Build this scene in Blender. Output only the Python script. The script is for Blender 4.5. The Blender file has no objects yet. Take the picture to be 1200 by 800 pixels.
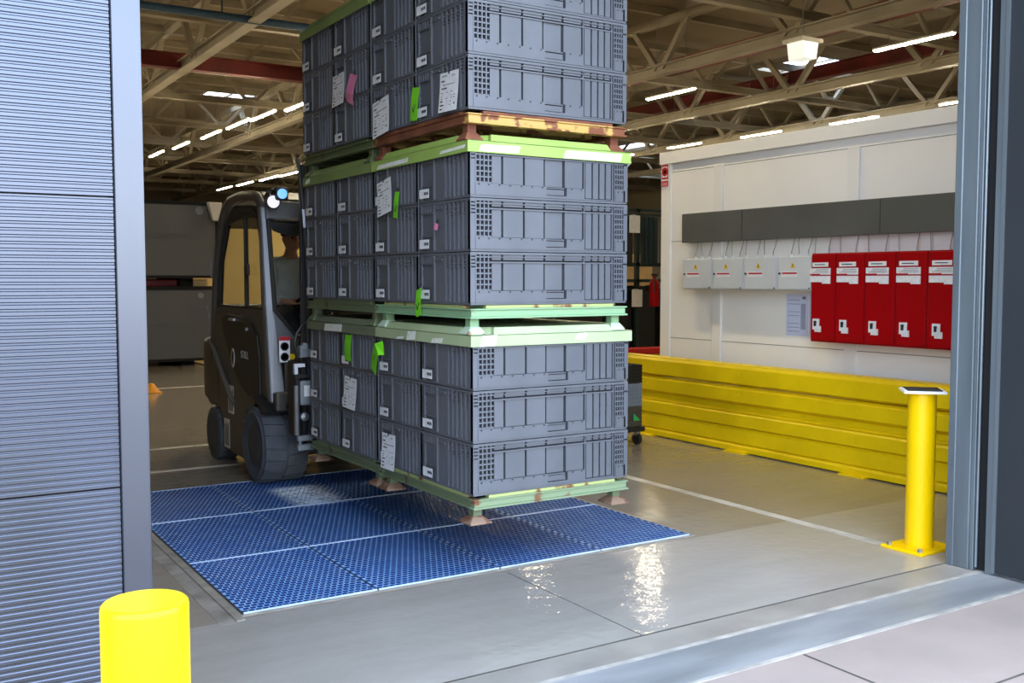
import bpy, math, random
from mathutils import Vector, Matrix
R = math.radians
C = bpy.context.scene.collection
sc = bpy.context.scene
random.seed(7)

# ------------------------------------------------------------------ camera, sky, exposure
CAMZ, FPX = 1.6, 1184.0
cam_d = bpy.data.cameras.new('camera'); cam_d.sensor_width = 36.0; cam_d.lens = 36.0 * FPX / 1200.0
cam_d.clip_start = 0.05; cam_d.clip_end = 500
cam = bpy.data.objects.new('camera', cam_d); C.objects.link(cam)
PITCH, YAW = math.atan(73 / FPX), math.atan(741 / FPX)
cam.location = (0, 0, CAMZ)
cam.rotation_euler = (math.pi / 2 - PITCH, 0, -YAW)
sc.camera = cam

SKY_STRENGTH = 2.85
LAMP_STRENGTH = 108.0
vs = sc.view_settings
vs.view_transform = 'Standard'; vs.look = 'None'; vs.exposure = 1.3; vs.gamma = 1.0
vs.use_curve_mapping = False
try:
    sc.cycles.use_denoising = True
    sc.cycles.max_bounces = 8
    sc.cycles.sample_clamp_indirect = 12.0
except Exception:
    pass

world = bpy.data.worlds.new('sky'); sc.world = world; world.use_nodes = True
wn, wl = world.node_tree.nodes, world.node_tree.links
wn.clear()
wo = wn.new('ShaderNodeOutputWorld'); wb = wn.new('ShaderNodeBackground')
tc = wn.new('ShaderNodeTexCoord'); sx = wn.new('ShaderNodeSeparateXYZ'); rp = wn.new('ShaderNodeValToRGB')
wl.new(tc.outputs['Generated'], sx.inputs[0]); wl.new(sx.outputs['Z'], rp.inputs[0])
rp.color_ramp.elements[0].position = 0.0; rp.color_ramp.elements[0].color = (0.84, 0.84, 0.84, 1)
rp.color_ramp.elements[1].position = 0.75; rp.color_ramp.elements[1].color = (0.60, 0.74, 1.0, 1)
e = rp.color_ramp.elements.new(0.28); e.color = (0.68, 0.84, 1.08, 1)
wl.new(rp.outputs[0], wb.inputs[0]); wb.inputs[1].default_value = SKY_STRENGTH
wl.new(wb.outputs[0], wo.inputs[0])


# ------------------------------------------------------------------ materials
def lin(c):
    return tuple(((v / 255) / 12.92 if v / 255 <= 0.04045 else ((v / 255 + 0.055) / 1.055) ** 2.4) for v in c)


MATS = {}


def pm(name, c1, c2=None, scale=4.0, rough=0.5, metal=0.0, bump=0.0, bscale=60.0, lo=0.35, hi=0.65, detail=4.0,
       stretch=(1, 1, 1), rvar=0.0, coat=0.0, spec=0.5):
    """procedural painted / plastic / concrete surface: two colours mixed by noise in object space, optional bump"""
    if name in MATS:
        return MATS[name]
    m = bpy.data.materials.new(name); m.use_nodes = True
    n, l = m.node_tree.nodes, m.node_tree.links
    p = n['Principled BSDF']
    c1 = lin(c1); c2 = lin(c2) if c2 else tuple(v * 0.86 for v in c1)
    t = n.new('ShaderNodeTexCoord'); mp = n.new('ShaderNodeMapping'); mp.inputs['Scale'].default_value = stretch
    nz = n.new('ShaderNodeTexNoise'); nz.inputs['Scale'].default_value = scale; nz.inputs['Detail'].default_value = detail
    r = n.new('ShaderNodeValToRGB')
    r.color_ramp.elements[0].position = lo; r.color_ramp.elements[0].color = (*c1, 1)
    r.color_ramp.elements[1].position = hi; r.color_ramp.elements[1].color = (*c2, 1)
    l.new(t.outputs['Object'], mp.inputs[0]); l.new(mp.outputs[0], nz.inputs['Vector'])
    l.new(nz.outputs[0], r.inputs[0]); l.new(r.outputs[0], p.inputs['Base Color'])
    p.inputs['Roughness'].default_value = rough; p.inputs['Metallic'].default_value = metal
    p.inputs['Specular IOR Level'].default_value = spec
    if coat:
        p.inputs['Coat Weight'].default_value = coat; p.inputs['Coat Roughness'].default_value = 0.08
    if rvar:
        mr = n.new('ShaderNodeMapRange'); mr.inputs['From Min'].default_value = 0.3; mr.inputs['From Max'].default_value = 0.7
        mr.inputs['To Min'].default_value = max(0.02, rough - rvar); mr.inputs['To Max'].default_value = min(1, rough + rvar)
        l.new(nz.outputs[0], mr.inputs['Value']); l.new(mr.outputs[0], p.inputs['Roughness'])
    if bump:
        n2 = n.new('ShaderNodeTexNoise'); n2.inputs['Scale'].default_value = bscale; n2.inputs['Detail'].default_value = 3
        b = n.new('ShaderNodeBump'); b.inputs['Strength'].default_value = bump; b.inputs['Distance'].default_value = 0.01
        l.new(mp.outputs[0], n2.inputs['Vector']); l.new(n2.outputs[0], b.inputs['Height']); l.new(b.outputs[0], p.inputs['Normal'])
    MATS[name] = m
    return m


def emit(name, col, strength):
    if name in MATS:
        return MATS[name]
    m = bpy.data.materials.new(name); m.use_nodes = True
    p = m.node_tree.nodes['Principled BSDF']
    p.inputs['Base Color'].default_value = (0.8, 0.8, 0.8, 1)
    p.inputs['Emission Color'].default_value = (*col, 1); p.inputs['Emission Strength'].default_value = strength
    MATS[name] = m
    return m


def glass(name, col, mixf, rough=0.02):
    """thin cab pane: tinted transparency under a mirror-like gloss"""
    m = bpy.data.materials.new(name); m.use_nodes = True
    n, l = m.node_tree.nodes, m.node_tree.links
    n.clear()
    o = n.new('ShaderNodeOutputMaterial'); mx = n.new('ShaderNodeMixShader')
    t = n.new('ShaderNodeBsdfTransparent'); g = n.new('ShaderNodeBsdfGlossy')
    t.inputs[0].default_value = (*col, 1); g.inputs['Roughness'].default_value = rough
    f = n.new('ShaderNodeFresnel'); f.inputs['IOR'].default_value = 1.45
    nz = n.new('ShaderNodeTexNoise'); nz.inputs['Scale'].default_value = 6
    a = n.new('ShaderNodeMath'); a.operation = 'MULTIPLY_ADD'
    a.inputs[1].default_value = mixf; a.inputs[2].default_value = 0.0
    l.new(f.outputs[0], a.inputs[0]); l.new(a.outputs[0], mx.inputs[0])
    l.new(t.outputs[0], mx.inputs[1]); l.new(g.outputs[0], mx.inputs[2]); l.new(mx.outputs[0], o.inputs[0])
    MATS[name] = m
    return m


M_FLOOR = None


def floor_material(name, ca, cb):
    m = bpy.data.materials.new(name); m.use_nodes = True
    n, l = m.node_tree.nodes, m.node_tree.links
    p = n['Principled BSDF']
    t = n.new('ShaderNodeTexCoord')
    a = n.new('ShaderNodeTexNoise'); a.inputs['Scale'].default_value = 0.9; a.inputs['Detail'].default_value = 8; a.inputs['Roughness'].default_value = 0.62
    mp = n.new('ShaderNodeMapping'); mp.inputs['Scale'].default_value = (0.35, 2.2, 1)
    b = n.new('ShaderNodeTexNoise'); b.inputs['Scale'].default_value = 2.5; b.inputs['Detail'].default_value = 6
    l.new(t.outputs['Object'], a.inputs['Vector']); l.new(t.outputs['Object'], mp.inputs[0]); l.new(mp.outputs[0], b.inputs['Vector'])
    ad = n.new('ShaderNodeMix'); ad.data_type = 'FLOAT'; ad.inputs[0].default_value = 0.45
    l.new(a.outputs[0], ad.inputs[2]); l.new(b.outputs[0], ad.inputs[3])
    r = n.new('ShaderNodeValToRGB')
    r.color_ramp.elements[0].position = 0.28; r.color_ramp.elements[0].color = (*lin(ca), 1)
    r.color_ramp.elements[1].position = 0.74; r.color_ramp.elements[1].color = (*lin(cb), 1)
    l.new(ad.outputs[0], r.inputs[0]); l.new(r.outputs[0], p.inputs['Base Color'])
    mr = n.new('ShaderNodeMapRange'); mr.inputs['From Min'].default_value = 0.35; mr.inputs['From Max'].default_value = 0.68
    mr.inputs['To Min'].default_value = 0.07; mr.inputs['To Max'].default_value = 0.17
    l.new(a.outputs[0], mr.inputs['Value']); l.new(mr.outputs[0], p.inputs['Roughness'])
    w = n.new('ShaderNodeTexNoise'); w.inputs['Scale'].default_value = 13; w.inputs['Detail'].default_value = 4
    bp = n.new('ShaderNodeBump'); bp.inputs['Strength'].default_value = 0.30; bp.inputs['Distance'].default_value = 0.01
    l.new(t.outputs['Object'], w.inputs['Vector']); l.new(w.outputs[0], bp.inputs['Height']); l.new(bp.outputs[0], p.inputs['Normal'])
    p.inputs['Specular IOR Level'].default_value = 0.45
    return m


def paint_rust(name, base, rust, amount=0.5, scale=9.0, rough=0.55):
    return pm(name, base, rust, scale=scale, rough=rough, lo=amount, hi=amount + 0.06, detail=8, bump=0.15, bscale=90)


# ------------------------------------------------------------------ mesh builder
def wloc(o):
    v = Vector((0, 0, 0))
    while o is not None:
        v += o.location; o = o.parent
    return v


class MB:
    def __init__(s):
        s.v = []; s.f = []; s.mi = []; s.m = 0

    def _add(s, vs, fs):
        b = len(s.v); s.v += [tuple(x) for x in vs]
        s.f += [tuple(i + b for i in f) for f in fs]; s.mi += [s.m] * len(fs)
        return s

    def box(s, x0, x1, y0, y1, z0, z1):
        if x0 > x1: x0, x1 = x1, x0
        if y0 > y1: y0, y1 = y1, y0
        if z0 > z1: z0, z1 = z1, z0
        return s._add([(x0, y0, z0), (x1, y0, z0), (x1, y1, z0), (x0, y1, z0), (x0, y0, z1), (x1, y0, z1), (x1, y1, z1), (x0, y1, z1)],
                      [(0, 3, 2, 1), (4, 5, 6, 7), (0, 1, 5, 4), (1, 2, 6, 5), (2, 3, 7, 6), (3, 0, 4, 7)])

    def bar(s, p0, p1, w, h, up=(0, 0, 1)):
        """square bar from p0 to p1, w across, h along up"""
        p0, p1 = Vector(p0), Vector(p1); d = (p1 - p0).normalized(); u = Vector(up)
        if abs(d.dot(u)) > 0.98: u = Vector((0, 1, 0))
        a = d.cross(u).normalized() * w / 2; b = a.cross(d).normalized() * h / 2
        vs = [p + sa * a + sb * b for p in (p0, p1) for sa, sb in ((-1, -1), (1, -1), (1, 1), (-1, 1))]
        return s._add(vs, [(0, 1, 2, 3), (7, 6, 5, 4), (0, 4, 5, 1), (1, 5, 6, 2), (2, 6, 7, 3), (3, 7, 4, 0)])

    def prism(s, prof, axis, a0, a1):
        """closed 2D profile extruded along axis: 'x' prof=(y,z); 'y' prof=(x,z); 'z' prof=(x,y)"""
        def P(q, a):
            return {'x': (a, q[0], q[1]), 'y': (q[0], a, q[1]), 'z': (q[0], q[1], a)}[axis]
        n = len(prof)
        vs = [P(q, a0) for q in prof] + [P(q, a1) for q in prof]
        fs = [tuple(range(n))[::-1], tuple(range(n, 2 * n))] + [(i, (i + 1) % n, n + (i + 1) % n, n + i) for i in range(n)]
        return s._add(vs, fs)

    def cyl(s, p0, p1, r0, r1=None, n=20, caps=True):
        r1 = r0 if r1 is None else r1
        p0, p1 = Vector(p0), Vector(p1); d = (p1 - p0).normalized()
        u = Vector((0, 0, 1)) if abs(d.z) < 0.9 else Vector((1, 0, 0))
        a = d.cross(u).normalized(); b = d.cross(a)
        vs = []
        for p, r in ((p0, r0), (p1, r1)):
            vs += [p + r * (math.cos(2 * math.pi * i / n) * a + math.sin(2 * math.pi * i / n) * b) for i in range(n)]
        fs = [(i, (i + 1) % n, n + (i + 1) % n, n + i) for i in range(n)]
        if caps: fs += [tuple(range(n))[::-1], tuple(range(n, 2 * n))]
        return s._add(vs, fs)

    def lathe(s, prof, axis, c, n=32):
        """(r, a) pairs revolved about an axis through c"""
        c = Vector(c); vs = []
        for r, a in prof:
            for i in range(n):
                t = 2 * math.pi * i / n; x, y = r * math.cos(t), r * math.sin(t)
                vs.append(c + {'x': Vector((a, x, y)), 'y': Vector((x, a, y)), 'z': Vector((x, y, a))}[axis])
        k = len(prof)
        fs = [(j * n + i, j * n + (i + 1) % n, (j + 1) * n + (i + 1) % n, (j + 1) * n + i) for j in range(k - 1) for i in range(n)]
        if prof[0][0] > 1e-6: fs.append(tuple(range(n))[::-1])
        if prof[-1][0] > 1e-6: fs.append(tuple(range((k - 1) * n, k * n)))
        return s._add(vs, fs)

    def tube(s, pts, r, n=8):
        pts = [Vector(p) for p in pts]; vs = []; prev = None
        for i, p in enumerate(pts):
            d = (pts[min(i + 1, len(pts) - 1)] - pts[max(i - 1, 0)]).normalized()
            if prev is None:
                u = Vector((0, 0, 1)) if abs(d.z) < 0.9 else Vector((1, 0, 0)); a = d.cross(u).normalized()
            else:
                a = (prev - d * prev.dot(d)).normalized()
            prev = a; b = d.cross(a)
            vs += [p + r * (math.cos(2 * math.pi * k / n) * a + math.sin(2 * math.pi * k / n) * b) for k in range(n)]
        m = len(pts)
        fs = [(j * n + k, j * n + (k + 1) % n, (j + 1) * n + (k + 1) % n, (j + 1) * n + k) for j in range(m - 1) for k in range(n)]
        fs += [tuple(range(n))[::-1], tuple(range((m - 1) * n, m * n))]
        return s._add(vs, fs)

    def sheet(s, pts, th=0.002):
        """planar polygon given in order, thickened along its normal"""
        pts = [Vector(p) for p in pts]; nrm = (pts[1] - pts[0]).cross(pts[2] - pts[0]).normalized() * th
        n = len(pts)
        return s._add(pts + [p + nrm for p in pts],
                      [tuple(range(n))[::-1], tuple(range(n, 2 * n))] + [(i, (i + 1) % n, n + (i + 1) % n, n + i) for i in range(n)])

    def build(s, name, mats, parent=None, origin=None, bevel=0.0, smooth=False, seg=2):
        me = bpy.data.meshes.new(name)
        off = wloc(parent) if parent is not None else Vector(origin or (0, 0, 0))
        me.from_pydata([tuple(Vector(v) - off) for v in s.v], [], s.f)
        if not isinstance(mats, (list, tuple)): mats = [mats]
        for m in mats: me.materials.append(m)
        if len(mats) > 1: me.polygons.foreach_set('material_index', s.mi)
        import bmesh
        bm = bmesh.new(); bm.from_mesh(me); bmesh.ops.recalc_face_normals(bm, faces=bm.faces); bm.to_mesh(me); bm.free()
        if smooth: me.polygons.foreach_set('use_smooth', [True] * len(me.polygons))
        me.update()
        o = bpy.data.objects.new(name, me); C.objects.link(o)
        if parent is not None: o.parent = parent
        else: o.location = off
        if bevel:
            b = o.modifiers.new('edge', 'BEVEL'); b.width = bevel; b.segments = seg; b.limit_method = 'ANGLE'; b.angle_limit = R(40)
        if smooth:
            try:
                me.set_sharp_from_angle(angle=R(38))
            except Exception:
                pass
        return o


def empty(name, loc):
    o = bpy.data.objects.new(name, None); C.objects.link(o); o.location = loc; o.empty_display_size = 0.2
    return o


def tag(o, label=None, cat=None, group=None, kind=None):
    if label: o['label'] = label
    if cat: o['category'] = cat
    if group: o['group'] = group
    if kind: o['kind'] = kind
    return o


def kids(o):
    return [c for c in bpy.data.objects if c.parent == o]


def dup(o, loc, parent=None):
    c = o.copy(); C.objects.link(c)
    for k in ('label',):
        pass
    if parent is not None: c.parent = parent
    else: c.location = loc
    for ch in o.children:
        dup(ch, None, c)
    return c


def text_mesh(name, body, size, mat, parent, mtx, depth=0.001, align='CENTER'):
    cu = bpy.data.curves.new(name, 'FONT'); cu.body = body; cu.size = size; cu.extrude = depth
    cu.align_x = align; cu.align_y = 'CENTER'
    t = bpy.data.objects.new(name, cu); C.objects.link(t)
    bpy.context.view_layer.update()
    me = bpy.data.meshes.new_from_object(t.evaluated_get(bpy.context.evaluated_depsgraph_get()))
    bpy.data.objects.remove(t)
    off = Matrix.Translation(-wloc(parent)) if parent is not None else Matrix.Identity(4)
    me.transform(off @ mtx); me.materials.clear(); me.materials.append(mat); me.name = name
    o = bpy.data.objects.new(name, me); C.objects.link(o); o.parent = parent
    return o


# palette
CONCRETE = floor_material('polished_concrete', (129, 120, 107), (146, 137, 123))
PALECON = floor_material('pale_daylit_bay', (143, 137, 128), (162, 156, 147))  # paler slab, with stronger daylight by the door put into its colour
PAVING = pm('outdoor_concrete', (152, 137, 128), (138, 125, 117), scale=1.6, rough=0.85, bump=0.2, bscale=140, detail=8)
SILL = pm('worn_sill_concrete', (112, 114, 114), (140, 141, 141), scale=2.2, rough=0.45, bump=0.1, bscale=50, detail=9, stretch=(0.5, 2, 1))
JOINT = pm('joint_sealant', (176, 170, 160), (140, 136, 128), scale=8, rough=0.7)
GROOVE = pm('saw_cut', (60, 56, 50), (84, 78, 70), scale=6, rough=0.9)
CLAD = pm('silver_cladding', (98, 104, 116), (92, 98, 110), scale=1.2, rough=0.26, metal=0.8)
JAMBP = pm('silver_flashing', (98, 102, 110), (92, 96, 105), scale=1.0, rough=0.26, metal=0.8)
ZINC = pm('zinc_jamb', (128, 138, 144), (112, 121, 127), scale=2.0, rough=0.38, metal=0.6, stretch=(4, 4, 0.4))
ANTHR = pm('anthracite_panel', (39, 43, 47), (35, 39, 43), scale=1.0, rough=0.5)
BLACK = pm('black_rubber', (24, 24, 25), (32, 32, 33), scale=8, rough=0.7)
DARK = pm('dark_void', (14, 14, 15), (20, 20, 20), scale=5, rough=0.9)
YELLOW = pm('yellow_enamel', (240, 196, 0), (234, 188, 0), scale=2.0, rough=0.3, spec=0.3)
BARY = pm('barrier_yellow', (238, 204, 8), (214, 180, 6), scale=1.6, rough=0.45, detail=8, bump=0.04, bscale=20, spec=0.2)
STEEL = pm('bright_steel', (170, 172, 175), (140, 142, 146), scale=6, rough=0.35, metal=0.8)
WHITEP = pm('white_panel', (242, 238, 230), (234, 230, 222), scale=0.8, rough=0.45)
WHITEL = pm('white_label', (236, 236, 234), (222, 222, 220), scale=30, rough=0.5)
INK = pm('black_ink', (26, 26, 28), (40, 40, 42), scale=30, rough=0.6)
GREYP = pm('trunking_grey', (92, 92, 86), (80, 80, 75), scale=1.4, rough=0.5, detail=7)
BOXG = pm('switch_box_grey', (206, 208, 206), (196, 198, 196), scale=1.5, rough=0.45)
RED = pm('cabinet_red', (166, 2, 10), (148, 2, 8), scale=1.2, rough=0.4, spec=0.2)
REDB = pm('red_oxide_beam', (120, 34, 26), (92, 26, 20), scale=1.2, rough=0.55)
TRUSS = pm('beige_steel', (168, 158, 136), (146, 137, 116), scale=0.7, rough=0.55)
DECK = pm('roof_deck', (146, 132, 108), (128, 115, 93), scale=0.25, rough=0.8, stretch=(1, 1, 1))
FARW = pm('far_wall_paint', (150, 136, 108), (130, 118, 92), scale=0.2, rough=0.8)
CRATE = pm('crate_plastic', (98, 101, 107), (87, 90, 95), scale=3.0, rough=0.42, bump=0.03, bscale=200)
CRATED = pm('crate_shade_black', (12, 13, 17), (9, 10, 13), scale=3.0, rough=0.6)  # near-black crate core: shade of the grooves put into its colour
MATBLUE = pm('mat_roller_blue', (3, 46, 104), (2, 38, 92), scale=4, rough=0.5, spec=0.25)
MATBASE = pm('mat_tray_blue', (112, 156, 208), (150, 186, 222), scale=9, rough=0.6, spec=0.2)


def dusty(m, x0, x1, y0, y1, amount):
    """tyre dust worn into the mat: a pale patch fixed at one place of the floor"""
    n, l = m.node_tree.nodes, m.node_tree.links
    p = n['Principled BSDF']; src = p.inputs['Base Color'].links[0].from_socket
    g = n.new('ShaderNodeNewGeometry'); sp = n.new('ShaderNodeSeparateXYZ'); l.new(g.outputs['Position'], sp.inputs[0])
    last = None
    for ax, a, b in (('X', x0, x1), ('Y', y0, y1)):
        for lo_, hi_ in ((a - 0.05, a + 0.05), (b + 0.05, b - 0.05)):
            r = n.new('ShaderNodeMapRange'); r.inputs['From Min'].default_value = lo_; r.inputs['From Max'].default_value = hi_; l.new(sp.outputs[ax], r.inputs['Value'])
            if last is None: last = r.outputs[0]
            else:
                k = n.new('ShaderNodeMath'); k.operation = 'MULTIPLY'; l.new(last, k.inputs[0]); l.new(r.outputs[0], k.inputs[1]); last = k.outputs[0]
    nz = n.new('ShaderNodeTexNoise'); nz.inputs['Scale'].default_value = 22; l.new(g.outputs['Position'], nz.inputs['Vector'])
    mr = n.new('ShaderNodeMapRange'); mr.inputs['From Min'].default_value = 0.25; mr.inputs['From Max'].default_value = 0.55; mr.inputs['To Max'].default_value = amount; l.new(nz.outputs[0], mr.inputs['Value'])
    k = n.new('ShaderNodeMath'); k.operation = 'MULTIPLY'; l.new(last, k.inputs[0]); l.new(mr.outputs[0], k.inputs[1])
    mx = n.new('ShaderNodeMix'); mx.data_type = 'RGBA'; l.new(k.outputs[0], mx.inputs[0]); l.new(src, mx.inputs[6]); mx.inputs[7].default_value = (*lin((206, 216, 226)), 1)
    l.new(mx.outputs[2], p.inputs['Base Color'])


dusty(MATBLUE, 2.46, 2.80, 6.72, 7.40, 0.75)
dusty(MATBASE, 2.44, 2.82, 6.70, 7.40, 0.9)
MATSIDE = pm('mat_side_rim', (74, 86, 108), (60, 74, 100), scale=9, rough=0.5)
MATRIM = pm('mat_rim', (188, 204, 224), (160, 182, 212), scale=9, rough=0.4)


# ------------------------------------------------------------------ the building shell
def structure(mb, name, mat, **k):
    return tag(mb.build(name, mat, **k), kind='structure')


X0, X1, YB, ZT = -10.0, 44.0, 76.0, 8.9
fl = MB(); fl.box(X0, X1, 4.64, YB, -0.2, 0.0); structure(fl, 'floor', CONCRETE)
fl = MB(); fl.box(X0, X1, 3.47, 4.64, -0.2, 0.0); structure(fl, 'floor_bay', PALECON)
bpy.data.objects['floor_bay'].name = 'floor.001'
ap = MB(); ap.box(X0, X1, 3.27, 3.465, -0.2, -0.001); structure(ap, 'floor_strip', pm('strip_concrete', (150, 144, 134), (128, 122, 114), scale=2.5, rough=0.4, detail=9, bump=0.1, bscale=40))
sl = MB(); sl.box(X0, X1, 2.955, 3.255, -0.2, 0.0); structure(sl, 'trim_1', SILL)
jt = MB(); jt.box(X0, X1, 3.245, 3.275, -0.2, 0.0006); jt.box(X0, X1, 2.935, 2.957, -0.2, 0.0006); structure(jt, 'trim_2', JOINT)
gd = MB(); gd.box(-60, 60, -60, 2.94, -0.2, -0.004); structure(gd, 'ground', PAVING)
gv = MB()
gv.box(3.30, 3.312, -8, 2.93, -0.003, -0.0028); gv.box(X0, X1, 2.30, 2.312, -0.003, -0.0028); gv.box(5.8, 5.812, -8, 2.93, -0.003, -0.0028)
structure(gv, 'ground_joint', GROOVE)
gj = MB(); gj.box(2.86, 2.866, 3.47, 4.62, 0, 0.0006); gj.box(X0, X1, 3.462, 3.472, -0.1, 0.0006)
structure(gj, 'floor_joint', GROOVE)

# floor paint
WLINE = pm('floor_line_paint', (196, 190, 178), (150, 144, 132), scale=5, rough=0.45, detail=9, lo=0.42, hi=0.7)
ln = MB(); ln.box(5.06, 5.14, 3.90, 20, 0, 0.0015); structure(ln, 'floor_marking', WLINE)
ln = MB(); ln.box(X0, 9, 9.75, 9.83, 0, 0.0015); structure(ln, 'floor_marking.001', WLINE)
ln = MB(); ln.box(X0, 6.5, 8.58, 8.66, 0, 0.0015); structure(ln, 'floor_marking.002', WLINE)
ln = MB(); ln.box(X0, 14, 15.2, 15.3, 0, 0.0015); structure(ln, 'floor_marking.003', WLINE)

# front wall with the doorway (X 0.56..5.05)
FW = pm('door_wall_inner', (150, 148, 142), (140, 138, 132), scale=0.6, rough=0.7)
w = MB(); w.box(X0, 0.60, 3.02, 3.36, 0, ZT); w.box(5.28, X1, 3.02, 3.36, 0, ZT); w.box(0.60, 5.28, 3.02, 3.36, 4.7, ZT)
structure(w, 'wall_front', FW)
# ribbed cladding panels on its outer face, module 0.805 m
cl = MB()
prof_pitch, amp = 0.0175, 0.0032
z = 0.216
while z < 4.6:
    zt = z + 0.8025
    n = int((zt - z) / prof_pitch)
    pts = [(3.015, z), (2.955, z)]
    for i in range(n):
        zz = z + i * (zt - z) / n; h = (zt - z) / n
        pts += [(2.950 - amp, zz + h * 0.10), (2.950 - amp, zz + h * 0.55), (2.950, zz + h * 0.72), (2.950, zz + h * 0.95)]
    pts += [(2.955, zt), (3.015, zt)]
    m_ = len(pts)
    cl._add([(X0, y, q) for y, q in pts] + [(0.553, y, q) for y, q in pts],
            [(i, i + 1, m_ + i + 1, m_ + i) for i in range(m_ - 1)])
    z += 0.805
structure(cl, 'wall_left', CLAD)
bs = MB(); bs.box(X0, 0.553, 2.965, 3.015, 0, 0.214); bs.box(X0, 0.553, 2.985, 3.015, 0.214, 4.7); structure(bs, 'baseboard_left', JAMBP)
jl = MB(); jl.box(0.556, 0.634, 2.935, 3.40, 0, 4.7); structure(jl, 'trim_3', JAMBP, bevel=0.006)
tw = MB(); tw.box(X0, X1, 2.95, 3.018, 4.7, ZT); structure(tw, 'wall_front_outer', CLAD)
# steel jamb post on the right side of the doorway, seal gap, guide rod
jr = MB(); jr.box(5.05, 5.28, 3.325, 3.46, 0, 4.7); jr.box(5.045, 5.07, 3.415, 3.46, 0, 4.7); jr.box(5.06, 5.28, 3.30, 3.325, 0, 4.7)
structure(jr, 'trim_4', ZINC, bevel=0.004)
gp = MB(); gp.box(5.09, 5.28, 3.20, 3.30, 0, 4.7); structure(gp, 'trim_5', DARK)
rd = MB(); rd.cyl((5.066, 3.287, 0.02), (5.066, 3.287, 4.7), 0.008, n=10); rd.box(5.05, 5.09, 3.19, 3.222, 0, 4.7)
structure(rd, 'trim_6', ZINC)
# open dark door leaf standing out from the doorway
dl = MB(); dl.box(5.05, 5.11, 1.55, 3.185, 0.015, 4.6); structure(dl, 'door_1', ANTHR, bevel=0.008)
df = MB(); df.box(5.044, 5.05, 3.165, 3.186, 0.015, 4.6); df.build('edge_strip', ZINC, parent=bpy.data.objects['door_1'])

# other hall walls
w = MB(); w.box(X0 - 0.3, X0, 3.02, YB, 0, ZT); structure(w, 'wall_side', FARW)
w = MB(); w.box(X1, X1 + 0.3, 3.02, YB, 0, ZT); structure(w, 'wall_far_side', FARW)
w = MB(); w.box(X0, X1, YB, YB + 0.3, 0, ZT); structure(w, 'wall_back', FARW)

# roof deck with rooflight openings (x0,x1,y0,y1)
HOLES = [(11.0, 13.4, 39.6, 42.0), (26.0, 28.9, 23.1, 25.9), (34.6, 38.4, 42.0, 46.0), (36.0, 38.2, 24.0, 26.4)]
xs = sorted({X0, X1} | {h[0] for h in HOLES} | {h[1] for h in HOLES})
ys = sorted({3.02, YB} | {h[2] for h in HOLES} | {h[3] for h in HOLES})
rf = MB()
for i in range(len(xs) - 1):
    for j in range(len(ys) - 1):
        cx, cy = (xs[i] + xs[i + 1]) / 2, (ys[j] + ys[j + 1]) / 2
        if not any(h[0] < cx < h[1] and h[2] < cy < h[3] for h in HOLES):
            rf.box(xs[i], xs[i + 1], ys[j], ys[j + 1], ZT, ZT + 0.12)
structure(rf, 'ceiling', DECK)
GPANE = glass('rooflight_glazing', (0.97, 0.98, 1.0), 0.05)
for i, h in enumerate(HOLES):
    f = MB()
    f.box(h[0], h[1], h[2], h[2] + 0.12, ZT - 0.02, ZT + 0.125); f.box(h[0], h[1], h[3] - 0.12, h[3], ZT - 0.02, ZT + 0.125)
    f.box(h[0], h[0] + 0.12, h[2], h[3], ZT - 0.02, ZT + 0.125); f.box(h[1] - 0.12, h[1], h[2], h[3], ZT - 0.02, ZT + 0.125)
    cx = (h[0] + h[1]) / 2; f.box(cx - 0.05, cx + 0.05, h[2], h[3], ZT + 0.06, ZT + 0.125)
    wf = structure(f, 'window_%d' % (i + 1), TRUSS)
    g = MB(); g.box(h[0] + 0.1, h[1] - 0.1, h[2] + 0.1, h[3] - 0.1, ZT + 0.10, ZT + 0.11); g.build('pane', GPANE, parent=wf)
#@@ROOF
# purlins under the deck
for i in range(13):
    y = 5.2 + i * 5.4
    if any(h[2] - 0.2 < y < h[3] + 0.2 for h in HOLES): y = 22.6 if y < 30 else 39.0
    b = MB(); b.box(X0, X1, y - 0.06, y + 0.06, ZT - 0.20, ZT - 0.001)
    structure(b, 'ceiling_beam', TRUSS)

ORD = ['first', 'second', 'third', 'fourth', 'fifth', 'sixth', 'seventh', 'eighth', 'ninth', 'tenth', 'eleventh', 'twelfth', 'thirteenth',
       'fourteenth', 'fifteenth', 'sixteenth']


def truss(name, p0, p1, zb, zt, pitch, chord, web, label, group, phase=0.0, spread=0.34):
    """lattice girder between two plan points"""
    root = empty(name, (p0[0], p0[1], zb))
    tag(root, label, 'truss', group)
    a, b = Vector((p0[0], p0[1], 0)), Vector((p1[0], p1[1], 0)); L = (b - a).length; d = (b - a) / L
    side = Vector((-d.y, d.x, 0))
    m = MB()
    # bottom chord: two flanges and a web, like a rolled section
    for zc, th, wd in ((zb + 0.02, 0.04, chord), (zb + chord - 0.02, 0.04, chord), (zb + chord / 2, chord - 0.06, 0.05)):
        m.bar(a + Vector((0, 0, zc)), b + Vector((0, 0, zc)), wd, th)
    m.build('bottom_chord', TRUSS, root)
    m = MB(); m.bar(a + Vector((0, 0, zt - 0.10)), b + Vector((0, 0, zt - 0.10)), chord * 0.8, 0.2); m.build('top_chord', TRUSS, root)
    t = phase
    while t < L - 0.1:
        m = MB()
        base = a + d * t + Vector((0, 0, zb + chord * 0.7))
        for s in (-1, 1):
            tt = t + s * pitch * spread
            if 0 <= tt <= L:
                m.bar(base + d * (s * 0.12), a + d * tt + Vector((0, 0, zt - 0.15)), web, web, up=side)
        g = base + Vector((0, 0, 0.05))
        m.bar(g - d * 0.25, g + d * 0.25, 0.02, 0.22)
        m.build('web_bracing', TRUSS, root)
        t += pitch
    return root


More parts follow.
